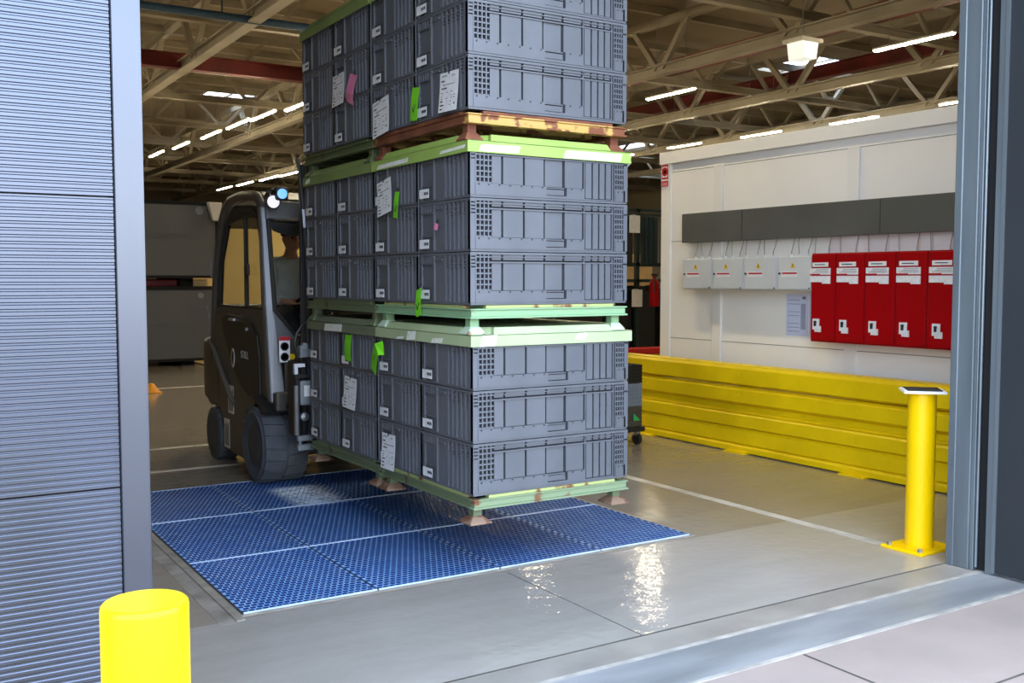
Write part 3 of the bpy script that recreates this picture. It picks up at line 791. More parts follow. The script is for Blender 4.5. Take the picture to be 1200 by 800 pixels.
# lids
def make_lid(mat, label, loc, scars):
    root = empty('pallet_lid', loc); tag(root, label, 'lid', 'green lids on the crate stacks')
    x, y, z = loc; W, D = 1.056, 1.176
    zb, zr, zp = z - 0.062, z, z + 0.036
    m = MB()
    xo, yo = W / 2, D / 2
    m.box(x - xo, x + xo, y - yo, y - yo + 0.004, zb, zr); m.box(x - xo, x + xo, y + yo - 0.004, y + yo, zb, zr)
    m.box(x - xo, x - xo + 0.004, y - yo + 0.004, y + yo - 0.004, zb, zr); m.box(x + xo - 0.004, x + xo, y - yo + 0.004, y + yo - 0.004, zb, zr)
    m.box(x - xo, x + xo, y - yo, y + yo, zr - 0.006, zr)
    m.build('skirt', mat, root, bevel=0.003)
    a, b, c = xo - 0.004, yo - 0.004, 0.135
    pts = [(-a + c, -b), (a - c, -b), (a - c - 0.0, -b + 0.03), (a - 0.03, -b + c), (a, -b + c), (a, b - c), (a - 0.03, b - c), (a - c, b - 0.03), (a - c, b), (-a + c, b), (-a + c, b - 0.03), (-a + 0.03, b - c), (-a, b - c), (-a, -b + c), (-a + 0.03, -b + c), (-a + c, -b + 0.03)]
    m = MB(); lo = [(x + px, y + py, zr) for px, py in pts]; hi = [(x + px * 0.965, y + py * 0.965, zp) for px, py in pts]; n = len(pts)
    m._add(lo + hi, [tuple(range(n))[::-1], tuple(range(n, 2 * n))] + [(i, (i + 1) % n, n + (i + 1) % n, n + i) for i in range(n)])
    m.build('raised_top', mat, root)
    for kind, q0, q1, z0, z1 in scars:
        m = MB()
        if kind == 'F':
            mm = [(x - xo + W * q0, zb + 0.062 * z0), (x - xo + W * q1 - 0.012, zb + 0.062 * (z0 + 0.04)), (x - xo + W * q1, zb + 0.062 * z1), (x - xo + W * q0 + 0.018, zb + 0.062 * (z1 - 0.06))]
            m.prism(mm, 'y', y - yo - 0.0012, y - yo - 0.0002)
        else:
            mm = [(y + yo - D * q0, zb + 0.062 * z0), (y + yo - D * q1 + 0.012, zb + 0.062 * (z0 + 0.1)), (y + yo - D * q1, zb + 0.062 * z1), (y + yo - D * q0 - 0.02, zb + 0.062 * (z1 - 0.12))]
            m.prism(mm, 'x', x - xo - 0.0012, x - xo - 0.0002)
        tag(m.build('torn_sticker', STICK, root), 'torn white sticker remnant')
    return root


STICK = pm('sticker_remnant', (236, 236, 226), (206, 216, 178), scale=26, rough=0.6, lo=0.5, hi=0.75, detail=8)
LIDL = pm('lid_lime', (158, 186, 92), (146, 174, 82), scale=3, rough=0.5, detail=8)
LIDP = pm('lid_pale_green', (176, 190, 146), (160, 176, 132), scale=3, rough=0.5, detail=8)
LIDO = pm('lid_olive', (132, 150, 84), (116, 134, 76), scale=3, rough=0.55, detail=8)
LIDM = pm('lid_moss', (116, 122, 96), (100, 108, 84), scale=3, rough=0.6, detail=8)
lids = [
    (0, 0, LIDP, 'pale green lid closing the lowest crates at the doorway end', [('F', 0.05, 0.15, 0.02, 0.98), ('F', 0.62, 0.70, 0.3, 0.9), ('E', 0.36, 0.46, 0.0, 0.95), ('E', 0.62, 0.74, 0.0, 0.55), ('E', 0.24, 0.33, 0, 0.35)]),
    (0, 1, LIDM, 'mossy green lid closing the lowest crates at the forklift end', [('E', 0.28, 0.55, 0.0, 0.9)]),
    (1, 0, LIDL, 'lime green lid with white sticker remnants on the middle crates, doorway end', [('F', 0.06, 0.30, 0.1, 0.72), ('F', 0.56, 0.94, 0.05, 0.78), ('E', 0.06, 0.42, 0.1, 0.6), ('E', 0.74, 0.98, 0.25, 0.62)]),
    (1, 1, LIDO, 'olive green lid closing the middle crates at the forklift end', [('E', 0.04, 0.12, 0.2, 0.8)]),
    (2, 0, LIDL, 'lime green lid closing the topmost crates at the doorway end', []),
    (2, 1, LIDO, 'olive green lid closing the topmost crates above the forklift mast', []),
]
for t, st, mt, lab, sc_ in lids:
    make_lid(mt, lab, (LX0 + CW / 2 + TIERDX[t], LYF + st * STACKP + STACKP / 2 - 0.002, TIERZ[t] + BASEH + RIMH), sc_)


# pallets
def make_pallet(t, st, fm, footm, stripm, label, sidem=None):
    x, y, z = LX0 + CW / 2 + TIERDX[t], LYF + st * STACKP + STACKP / 2 - 0.002, TIERZ[t]
    root = empty('steel_pallet', (x, y, z)); tag(root, label, 'pallet', 'steel pallets under the crates')
    W, D = 1.026, 1.172
    for (a0, a1, b0, b1) in ((-W / 2, W / 2, -D / 2, -D / 2 + 0.05), (-W / 2, W / 2, D / 2 - 0.05, D / 2), (-W / 2, -W / 2 + 0.05, -D / 2 + 0.05, D / 2 - 0.05), (W / 2 - 0.05, W / 2, -D / 2 + 0.05, D / 2 - 0.05)):
        m = MB()
        m.box(x + a0, x + a1, y + b0, y + b1, z + 0.084, z + 0.094)
        ix = 0.010
        m.box(x + a0 + (ix if a0 < 0 else -0), x + a1 - (ix if a1 > 0 else 0), y + b0 + (ix if b0 == -D / 2 else 0), y + b1 - (ix if b1 == D / 2 else 0), z + 0.094, z + 0.128)
        m.box(x + a0 + 0.002, x + a1 - 0.002, y + b0 + (0.002 if b0 == -D / 2 else 0), y + b1 - (0.002 if b1 == D / 2 else 0), z + 0.128, z + 0.136)
        m.build('beam', fm if a1 - a0 > 0.5 else (sidem or fm), root, bevel=0.0025)
    m = MB()
    m.box(x - W / 2 + 0.10, x + W / 2 - 0.09, y - D / 2 + 0.014, y - D / 2 + 0.05, z + 0.136, z + 0.153)
    m.box(x - W / 2 + 0.10, x + W / 2 - 0.09, y + D / 2 - 0.05, y + D / 2 - 0.014, z + 0.136, z + 0.153)
    m.box(x - W / 2 + 0.012, x - W / 2 + 0.05, y - D / 2 + 0.1, y + D / 2 - 0.1, z + 0.136, z + 0.153); m.box(x + W / 2 - 0.05, x + W / 2 - 0.012, y - D / 2 + 0.1, y + D / 2 - 0.1, z + 0.136, z + 0.153)
    m.build('ledge_strip', stripm, root, bevel=0.002)
    for q in (-0.28, 0.0, 0.28):
        m = MB(); m.box(x - W / 2 + 0.05, x + W / 2 - 0.05, y + q - 0.04, y + q + 0.04, z + 0.10, z + 0.15); m.build('cross_bar', fm, root)
    for sx_ in (-1, 1):
        for sy_ in (-1, 1):
            cx, cy = x + sx_ * (W / 2 - 0.052), y + sy_ * (D / 2 - 0.075)
            m = MB(); m.box(cx - 0.027, cx + 0.027, cy - 0.027, cy + 0.027, z + 0.028, z + 0.085); p = m.build('leg', sidem or fm, root, bevel=0.004)
            m = MB(); a, b = (0.066, 0.052, 0.052)[t], 0.029
            m._add([(cx - a, cy - a, z + 0.001), (cx + a, cy - a, z + 0.001), (cx + a, cy + a, z + 0.001), (cx - a, cy + a, z + 0.001), (cx - a, cy - a, z + 0.010), (cx + a, cy - a, z + 0.010), (cx + a, cy + a, z + 0.010), (cx - a, cy + a, z + 0.010), (cx - b, cy - b, z + 0.042), (cx + b, cy - b, z + 0.042), (cx + b, cy + b, z + 0.042), (cx - b, cy + b, z + 0.042)],
                   [(3, 2, 1, 0), (0, 1, 5, 4), (1, 2, 6, 5), (2, 3, 7, 6), (3, 0, 4, 7), (4, 5, 9, 8), (5, 6, 10, 9), (6, 7, 11, 10), (7, 4, 8, 11), (8, 9, 10, 11)])
            m.build('foot', footm, p, bevel=0.003)
    return root


PGREEN = paint_rust('pallet_mint', (126, 144, 110), (116, 72, 44), 0.58, 7)
PMINT = paint_rust('pallet_bright_mint', (136, 172, 130), (120, 90, 60), 0.64, 7)
PDARK = paint_rust('pallet_dark_green', (84, 98, 62), (76, 62, 44), 0.60, 6)
PMID = paint_rust('pallet_moss', (104, 116, 84), (78, 66, 48), 0.60, 6)
PRUST = paint_rust('pallet_yellow_rust', (196, 158, 84), (124, 70, 38), 0.50, 11)
RUST = pm('rust_brown', (132, 78, 50), (104, 58, 38), scale=9, rough=0.75, detail=8, bump=0.2)
FOOTR = paint_rust('foot_rust', (136, 110, 90), (104, 72, 54), 0.5, 16)
FOOTG = paint_rust('foot_mint', (186, 206, 176), (140, 112, 84), 0.6, 12)
STRIP1 = paint_rust('strip_lime_rust', (168, 176, 112), (120, 66, 42), 0.52, 7)
make_pallet(0, 0, PGREEN, FOOTR, STRIP1, 'mint green steel pallet with rusty feet under the lowest crates, doorway end', PMID)
make_pallet(0, 1, PMID, FOOTR, PMID, 'mossy green steel pallet under the lowest crates, forklift end')
make_pallet(1, 0, PMINT, FOOTG, STRIP1, 'bright mint steel pallet between lowest and middle crates, doorway end')
make_pallet(1, 1, PMID, PMID, PMID, 'dark mossy steel pallet between lowest and middle crates, forklift end')
make_pallet(2, 0, PRUST, RUST, RUST, 'rusty yellow steel pallet between middle and topmost crates, doorway end', RUST)
make_pallet(2, 1, PDARK, PDARK, PDARK, 'dark green steel pallet between middle and topmost crates, forklift end')


# hanging papers and tags on the long side of the load
def paper(y, z, w, h, tilt, label, t, curl=0.012):
    x = LX0 + TIERDX[t] - 0.010
    o = empty('delivery_note', (x, y, z)); tag(o, label, 'paper', 'white delivery notes on the crates')
    ct, s_ = math.cos(tilt), math.sin(tilt)
    n = 6; m = MB(); vs = []

    def P(a, b, off=0.0):        # a across (toward -Y), b up, curled lower edge
        bend = curl * ((0.5 - b / h) ** 2)
        aa, bb = a * ct - b * s_, a * s_ + b * ct
        return (x - bend + off, y - aa, z + bb)
    for k in range(n + 1):
        b = -h / 2 + h * k / n
        vs += [P(-w / 2, b), P(w / 2, b)]
    m._add(vs, [(2 * k, 2 * k + 1, 2 * k + 3, 2 * k + 2) for k in range(n)])
    pp = m.build('sheet', WHITEL, o)
    so = pp.modifiers.new('thick', 'SOLIDIFY'); so.thickness = 0.0008; so.offset = 0
    m = MB(); rr = random.Random(int(y * 100))
    def pline(a0, a1, b, hh):
        a0, a1, b, hh = a0 * w, a1 * w, b * h, hh * h
        m._add([P(a0, b, -0.0012), P(a1, b, -0.0012), P(a1, b + hh, -0.0012), P(a0, b + hh, -0.0012)], [(0, 1, 2, 3)])
    for b in (0.42, 0.395): pline(-0.40, -0.40 + rr.uniform(0.25, 0.45), b, 0.010); pline(0.15, 0.15 + rr.uniform(0.1, 0.25), b - 0.02, 0.010)
    pline(-0.42, -0.24, 0.27, 0.035)
    a = -0.30
    while a < 0.30: wd = rr.uniform(0.03, 0.09); pline(a, a + wd, 0.175, 0.026); a += wd + 0.03
    pline(-0.40, -0.10, 0.085, 0.030)
    for b in (-0.02, -0.11, -0.17):
        for a in (-0.40, -0.12, 0.12, 0.28):
            if rr.random() < 0.7: pline(a, a + rr.uniform(0.04, 0.12), b, 0.018)
    for b in (-0.24, -0.34, -0.44): pline(-0.42, -0.42 + rr.uniform(0.12, 0.2), b, 0.034)
    pline(0.10, 0.16, -0.26, 0.02); pline(0.30, 0.38, -0.34, 0.04); pline(0.08, 0.13, -0.35, 0.03)
    m.build('printed_lettering', INK, o)
    m = MB(); c = Vector(P(0.0, h / 2 - 0.004)); m.box(c.x - 0.004, c.x + 0.006, c.y - 0.004, c.y + 0.004, c.z - 0.008, c.z + 0.018); m.build('clip', BLACK, o)


paper(6.18, 2.815, 0.19, 0.20, 0.05, 'white delivery note hanging on the topmost crates beside the pink tag', 2)
paper(5.535, 2.555, 0.225, 0.215, 0.12, 'white delivery note hanging low on the topmost crates above the rusty beam', 2)
paper(4.695, 2.575, 0.20, 0.205, -0.03, 'white delivery note on the topmost crates right at the doorway corner', 2)
paper(5.525, 2.085, 0.195, 0.205, 0.16, 'tilted white delivery note beside the green tag on the middle crates', 1)
paper(6.11, 0.86, 0.20, 0.205, -0.06, 'white delivery note on the lowest crates below the folded green tag', 0)
paper(5.53, 0.56, 0.185, 0.215, 0.0, 'white delivery note hanging lowest of all, just above the pallet beam', 0)

NEON = pm('neon_green_tag', (120, 214, 34), (108, 200, 28), scale=12, rough=0.5)
PINK = pm('pink_tag', (232, 136, 172), (222, 124, 162), scale=12, rough=0.5)


def ribbon(pts, w, mat, label, t, mark=True, name='paper_tag'):
    """strip hanging from a crate: pts (y, z, out) from top to bottom"""
    x = LX0 + TIERDX[t] - 0.012
    o = empty(name, (x, pts[0][0], pts[-1][1])); tag(o, label, 'tag', 'coloured tags on the crates')
    m = MB(); vs = []
    for i, (y, z, out) in enumerate(pts):
        a = pts[max(i - 1, 0)]; b = pts[min(i + 1, len(pts) - 1)]
        d = Vector((0, b[0] - a[0], b[1] - a[1])).normalized(); nrm = Vector((0, -d.z, d.y)) * w / 2
        p = Vector((x - out, y, z)); vs += [p - nrm, p + nrm]
    m._add(vs, [(2 * k, 2 * k + 1, 2 * k + 3, 2 * k + 2) for k in range(len(pts) - 1)])
    pp = m.build('strip', mat, o); so = pp.modifiers.new('thick', 'SOLIDIFY'); so.thickness = 0.001; so.offset = 0
    if mark:
        y, z, out = pts[-2]; c = (x - out - 0.003)
        m = MB(); m.bar((c, y + 0.015, z + 0.02), (c, y, z - 0.01), 0.004, 0.0015, up=(1, 0, 0)); m.bar((c, y - 0.022, z + 0.03), (c, y, z - 0.01), 0.004, 0.0015, up=(1, 0, 0)); m.build('pen_mark', INK, o)
    m = MB(); y, z, out = pts[0]; m.box(x - 0.002, x + 0.012, y - 0.003, y + 0.003, z - 0.012, z + 0.022); m.build('clip', BLACK, o)


ribbon([(5.07, 2.655, 0.002), (5.075, 2.60, 0.008), (5.082, 2.53, 0.010), (5.088, 2.475, 0.008)], 0.085, NEON, 'neon green tag with a tick on the topmost crates', 2)
ribbon([(5.345, 2.105, 0.002), (5.35, 2.05, 0.008), (5.358, 2.0, 0.008), (5.365, 1.955, 0.006)], 0.055, NEON, 'narrow neon green tag on the middle crates beside the tilted note', 1)
ribbon([(5.075, 1.545, 0.002), (5.065, 1.50, 0.012), (5.055, 1.44, 0.020), (5.045, 1.395, 0.018)], 0.065, NEON, 'neon green tag hanging down over the pallet beam below the middle crates', 1)
ribbon([(6.12, 1.24, 0.002), (6.12, 1.19, 0.01), (6.122, 1.12, 0.012), (6.125, 1.07, 0.006)], 0.10, NEON, 'neon green tag folded out from under the lid at the forklift end', 0, False)
ribbon([(5.58, 1.185, 0.004), (5.625, 1.175, 0.03), (5.675, 1.12, 0.022), (5.725, 1.03, 0.008)], 0.085, NEON, 'slanting neon green tag at the gap of the lowest crates', 0)
ribbon([(5.925, 2.87, 0.002), (5.94, 2.82, 0.012), (5.955, 2.76, 0.022), (5.98, 2.70, 0.008)], 0.11, PINK, 'crumpled pink tag on the topmost crates', 2, False)
ribbon([(4.86, 1.90, 0.002), (4.862, 1.885, 0.004), (4.866, 1.865, 0.006)], 0.04, PINK, 'tiny torn pink scrap on the middle crates', 1, False)
#@@FORK
# ------------------------------------------------------------------ forklift truck
FKD = pm('forklift_dark', (78, 72, 64), (68, 63, 56), scale=2.5, rough=0.45)
FKB = pm('forklift_black', (30, 30, 30), (24, 24, 24), scale=4, rough=0.5)
FKG = pm('forklift_silver', (116, 118, 122), (104, 106, 110), scale=3, rough=0.4, metal=0.3)
FKM = pm('mast_black', (30, 32, 36), (40, 42, 46), scale=5, rough=0.4, metal=0.2)
TYRE = pm('tyre_rubber', (84, 88, 94), (72, 76, 82), scale=6, rough=0.8, bump=0.1)
RIM = pm('wheel_rim', (62, 62, 64), (72, 72, 74), scale=5, rough=0.6)
GREYB = pm('component_grey', (128, 132, 136), (112, 116, 120), scale=6, rough=0.5)
CABGLASS = glass('cab_glass', (0.93, 0.95, 0.93), 0.4)
FX0, FX1 = 2.50, 3.72
fk = empty('forklift_truck', (3.11, 8.2, 0)); tag(fk, 'dark grey forklift truck with enclosed cab carrying the stacked pallets', 'forklift')

# chassis with wheel arches
arc = [(7.69 + 0.37 * math.cos(R(a)), 0.30 + 0.37 * math.sin(R(a))) for a in range(-10, 140, 15)]
prof = [(9.06, 0.16), (8.75, 0.11), (8.12, 0.11)] + arc + [(7.36, 0.62), (7.36, 0.72), (8.0, 0.74), (9.18, 0.86)]
arc2 = [(9.02 + 0.27 * math.cos(R(a)), 0.23 + 0.27 * math.sin(R(a))) for a in range(60, 200, 15)]
prof = [(8.74, 0.13), (8.12, 0.11)] + arc + [(7.36, 0.60), (7.36, 0.74), (8.0, 0.76), (9.2, 0.9), (9.25, 0.5)] + arc2
m = MB(); m.prism(prof, 'x', FX0 + 0.012, FX1 - 0.012); m.build('chassis', FKD, fk, bevel=0.02)
# counterweight, rounded in plan
pl = []
for k in range(0, 13):
    a = R(90 * k / 12); pl.append((FX0 + 0.30 - 0.30 * math.cos(a) * 1.0, 9.15 + 0.62 * math.sin(a)))
pl = [(FX0 + 0.005, 8.85)] + pl + [(FX1 + FX0 - x, y) for x, y in pl[::-1]] + [(FX1 - 0.005, 8.85)]
m = MB(); m.prism(pl, 'z', 0.50, 1.06); m.build('counterweight', FKD, fk, bevel=0.05, seg=3)
m = MB(); m.prism([(FX0 + 0.12, 9.3), (FX1 - 0.12, 9.3), (FX1 - 0.2, 9.68), (FX0 + 0.2, 9.68)], 'z', 0.16, 0.50); m.build('counterweight_base', FKD, fk, bevel=0.03)
m = MB(); m.tube([(FX0 + 0.006, 9.12, 1.05), (FX0 - 0.006, 8.95, 0.98), (FX0 - 0.008, 8.72, 0.80), (FX0 - 0.004, 8.50, 0.62), (FX0 + 0.002, 8.40, 0.56)], 0.022, 8); m.build('ridge', pm('ridge_grey', (98, 94, 86), (90, 86, 79), scale=3, rough=0.4), fk, smooth=True)

# cab
cab = MB()


def cabloop(x):
    return [(x, 7.52, 0.72), (x, 7.57, 1.30), (x, 7.66, 2.08), (x, 7.70, 2.18), (x, 7.78, 2.235), (x, 7.92, 2.26), (x, 8.25, 2.275), (x, 8.50, 2.255), (x, 8.64, 2.20), (x, 8.74, 2.10), (x, 8.84, 1.90), (x, 8.95, 1.62), (x, 9.03, 1.20), (x, 9.08, 0.88)]


m = MB(); m.tube(cabloop(FX0 + 0.035), 0.042, 10); m.build('door_frame', FKD, fk, smooth=True)
m = MB(); m.tube(cabloop(FX1 - 0.035), 0.042, 10); m.build('door_frame', FKD, fk, smooth=True)
m = MB(); m.tube([(x + 0.0, y * 1.0, z) for x, y, z in [(FX0 + 0.03, 7.63, 0.80), (FX0 + 0.03, 7.70, 1.9), (FX0 + 0.03, 7.76, 2.10), (FX0 + 0.03, 7.9, 2.16), (FX0 + 0.03, 8.40, 2.17), (FX0 + 0.03, 8.56, 2.08), (FX0 + 0.03, 8.78, 1.75), (FX0 + 0.03, 8.86, 1.34)]], 0.022, 8); m.build('door_seal', FKB, fk, smooth=True)
m = MB(); m.prism([(7.66, 2.22), (7.80, 2.285), (8.3, 2.305), (8.6, 2.28), (8.74, 2.18), (8.6, 2.22), (7.9, 2.235)], 'x', FX0 + 0.05, FX1 - 0.05); m.build('roof', FKD, fk, bevel=0.01)
m = MB(); m.tube([(FX0 + 0.04, 8.97, 1.5), (FX0 + 0.04, 9.0, 1.35), (FX1 - 0.04, 9.0, 1.35), (FX1 - 0.04, 8.97, 1.5)], 0.03, 8); m.tube([(FX0 + 0.04, 8.68, 2.17), (FX1 - 0.04, 8.68, 2.17)], 0.03, 8); m.build('rear_frame', FKD, fk, smooth=True)
# side skin under the window, with the black door panel
for x0, x1 in ((FX0 + 0.008, FX0 + 0.035), (FX1 - 0.035, FX1 - 0.008)):
    m = MB(); m.prism([(7.53, 0.70), (7.60, 1.36), (8.90, 1.36), (9.02, 1.10), (9.08, 0.80)], 'x', x0, x1); m.build('side_skin', pm('side_skin_grey', (76, 74, 68), (70, 68, 62), scale=3, rough=0.45), fk)
m = MB(); m.prism([(7.70, 0.66), (7.70, 0.98), (7.76, 1.16), (7.88, 1.25), (8.10, 1.29), (8.55, 1.31), (8.70, 1.28), (8.66, 1.15), (8.45, 0.92), (8.22, 0.74), (8.0, 0.66)], 'x', FX0 - 0.008, FX0 + 0.01)
door = m.build('door_panel', FKB, fk, bevel=0.008)
m = MB(); m.lathe([(0.030, 0), (0.046, 0), (0.046, 0.004), (0.030, 0.004), (0.030, 0)], 'x', (0, 0, 0), 28)
m.v = [(FX0 - 0.013 + a, 8.375 + b * 0.95, 0.945 + c * 1.75) for a, b, c in m.v]; m.build('oval_handle_ring', pm('emblem_silver', (214, 214, 210), (200, 200, 196), scale=9), door, smooth=True)
m = MB(); m.box(FX0 - 0.012, FX0 - 0.008, 8.366, 8.384, 0.89, 1.0); m.build('oval_handle', FKB, door)
RY = Matrix(((0, 0, -1, FX0 - 0.009), (-1, 0, 0, 8.06), (0, 1, 0, 0.985), (0, 0, 0, 1)))
text_mesh('door_lettering', 'STILL', 0.085, pm('lettering_grey', (190, 190, 188), (176, 176, 174), scale=9), door, RY, 0.001)
m = MB(); m.box(FX0 - 0.03, FX0 - 0.005, 8.30, 8.42, 1.255, 1.275); m.build('hinge', STEEL, door)
m = MB(); m.cyl((FX0 - 0.025, 7.98, 1.20), (FX0 - 0.008, 7.98, 1.20), 0.014, n=10); m.build('key_lock', STEEL, door)
# windows
m = MB(); m.prism([(7.60, 1.38), (7.68, 2.05), (7.80, 2.16), (8.40, 2.17), (8.58, 2.08), (8.76, 1.80), (8.87, 1.38)], 'x', FX0 + 0.028, FX0 + 0.032); wg = m.build('side_window', CABGLASS, fk)
m = MB(); m.prism([(7.60, 1.38), (7.68, 2.05), (7.80, 2.16), (8.40, 2.17), (8.58, 2.08), (8.76, 1.80), (8.87, 1.38)], 'x', FX1 - 0.032, FX1 - 0.028); m.build('side_window', CABGLASS, fk)
m = MB(); m.box(FX0 + 0.02, FX0 + 0.05, 8.10, 8.13, 1.36, 2.17); m.prism([(7.68, 2.06), (7.80, 2.17), (8.42, 2.18), (8.62, 2.05), (8.1, 2.10)], 'x', FX0 + 0.02, FX0 + 0.04); m.box(FX0 + 0.015, FX0 + 0.05, 7.55, 8.92, 1.335, 1.38); m.build('window_bar', FKB, wg)
m = MB(); m.box(FX0 - 0.005, FX0 + 0.02, 7.97, 8.06, 1.63, 1.72); m.build('window_latch', FKB, wg, bevel=0.008)
# front: silver corner pillar, windscreen frame and glass
for s, x0 in ((1, FX0 - 0.01), (-1, FX1 + 0.01)):
    m = MB()
    lo = [(x0 + s * 0.005, 7.53, 0.66), (x0 + s * 0.005, 7.44, 0.66), (x0 + s * 0.125, 7.42, 0.66), (x0 + s * 0.125, 7.50, 0.66)]
    md = [(x0 + s * 0.000, 7.60, 1.30), (x0 + s * 0.0, 7.52, 1.30), (x0 + s * 0.075, 7.50, 1.30), (x0 + s * 0.075, 7.58, 1.30)]
    hi = [(x0 + s * 0.005, 7.70, 2.16), (x0 + s * 0.005, 7.63, 2.16), (x0 + s * 0.05, 7.62, 2.16), (x0 + s * 0.05, 7.68, 2.16)]
    q = [(0, 1, 5, 4), (1, 2, 6, 5), (2, 3, 7, 6), (3, 0, 4, 7), (4, 5, 9, 8), (5, 6, 10, 9), (6, 7, 11, 10), (7, 4, 8, 11), (3, 2, 1, 0), (8, 9, 10, 11)]
    m._add(lo + md + hi, q)
    m.build('corner_pillar', FKG, fk, bevel=0.012)


def wsy(z): return 7.485 + (z - 1.1) * 0.10     # windscreen leans back


def wsquad(m, pts, th=0.02):
    m._add([(x, wsy(z), z) for x, z in pts] + [(x, wsy(z) + th, z) for x, z in pts],
           [tuple(range(len(pts)))[::-1], tuple(range(len(pts), 2 * len(pts)))] + [(i, (i + 1) % len(pts), len(pts) + (i + 1) % len(pts), len(pts) + i) for i in range(len(pts))])


CX = (FX0 + FX1) / 2
m = MB(); wsquad(m, [(FX0 + 0.03, 2.06), (FX1 - 0.03, 2.06), (FX1 - 0.03, 2.20), (FX0 + 0.03, 2.20)], 0.05); m.build('windscreen_header', FKG, fk, bevel=0.006)
for s, x0 in ((1, FX0), (-1, FX1)):
    m = MB(); wsquad(m, [(x0 + s * 0.04, 1.13), (x0 + s * 0.20, 1.13), (x0 + s * 0.215, 1.18), (x0 + s * 0.06, 1.36), (x0 + s * 0.04, 1.36)], 0.03)
    m.build('windscreen_surround', FKG, fk, bevel=0.006)
m = MB(); fr_ = [(FX0 + 0.045, 2.05), (FX1 - 0.045, 2.05), (FX1 - 0.06, 1.36), (FX1 - 0.22, 1.16), (FX0 + 0.22, 1.16), (FX0 + 0.06, 1.36)]
m.tube([(x, wsy(z) - 0.004, z) for x, z in fr_ + fr_[:1]], 0.018, 6); ws = m.build('windscreen_frame', FKB, fk)
m = MB(); wsquad(m, fr_, 0.004); m.build('windscreen', CABGLASS, ws)
m = MB(); wsquad(m, [(FX0 + 0.06, 2.03), (FX1 - 0.06, 2.03), (FX1 - 0.07, 1.90), (FX0 + 0.17, 1.94), (FX0 + 0.08, 1.97)], 0.008); m.build('sun_band', FKB, ws)
m = MB(); m.box(FX0 + 0.11, FX1 - 0.11, 7.44, 7.53, 0.70, 1.15); fp = m.build('front_panel', FKD, fk, bevel=0.01)
# warning decals on the front panel
xx = FX0 + 0.055
m = MB(); m.box(xx, xx + 0.085, 7.405, 7.411, 0.97, 1.165); dc = m.build('warning_decal', WHITEL, fk)
m = MB(); m.box(xx, xx + 0.085, 7.403, 7.405, 1.135, 1.165); m.build('red_band', REDL, dc)
m = MB()
for zz in (1.09, 1.01):
    m.lathe([(0.022, -0.001), (0.033, -0.001), (0.033, 0.001), (0.022, 0.001), (0.022, -0.001)], 'y', (xx + 0.042, 7.404, zz), 20); m.box(xx + 0.034, xx + 0.050, 7.4035, 7.405, zz - 0.015, zz + 0.015)
m.build('pictogram', INK, dc)
m = MB(); m.cyl((xx + 0.10, 7.398, 1.01), (xx + 0.10, 7.41, 1.01), 0.022, n=16); m.build('yellow_disc', YL, fk)
# side stickers on the chassis
for k, (ya, yb, za, zb_) in enumerate(((8.60, 8.44, 0.46, 0.70), (8.73, 8.57, 0.15, 0.40))):
    m = MB(); x = FX0 + 0.0105
    n_ = 3
    m.box(x - 0.002, x, yb, ya, za, zb_)
    s_ = m.build('side_sticker', pm('sticker_grey', (226, 222, 212), (206, 202, 192), scale=20), fk)
    m = MB()
    for q in range(4): m.box(x - 0.0035, x - 0.002, yb + 0.02 + q * (ya - yb - 0.03) / 4, yb + 0.02 + (q + 0.5) * (ya - yb - 0.03) / 4, za + 0.02, zb_ - 0.03 - 0.02 * (q % 2))
    m.build('sticker_print', FKD, s_)
# rear mirror rods and handrail on the cab's back corner
m = MB(); m.tube([(FX0 - 0.02, 8.93, 1.62), (FX0 - 0.03, 8.93, 1.78)], 0.012, 6); m.tube([(FX0 - 0.02, 9.06, 1.26), (FX0 - 0.035, 9.06, 1.36)], 0.010, 6); m.build('grab_rail', STEEL, fk)
# lamps on the cab roof corner
m = MB(); m.tube([(2.56, 7.66, 2.24), (2.55, 7.58, 2.27), (2.60, 7.56, 2.27)], 0.02, 6); lb = m.build('lamp_bracket', FKB, fk)
m = MB(); m.lathe([(0.0001, 0.07), (0.035, 0.06), (0.055, 0.02), (0.058, 0.0), (0.050, 0.002), (0.0001, 0.006)], 'y', (2.555, 7.49, 2.185), 20); wl_ = m.build('work_lamp', FKB, fk, smooth=True)
m = MB(); m.cyl((2.555, 7.489, 2.185), (2.555, 7.494, 2.185), 0.047, n=20); m.build('lens', emit('work_lamp_lens', (0.85, 0.82, 0.95), 0.28), wl_)
m = MB(); m.box(2.567, 2.672, 7.47, 7.60, 2.195, 2.30); bl = m.build('warning_lamp', FKB, fk, bevel=0.02)
m = MB(); m.cyl((2.618, 7.464, 2.247), (2.618, 7.472, 2.247), 0.038, n=20); m.build('blue_lens', emit('blue_lens', (0.01, 0.30, 1.0), 0.55), bl)


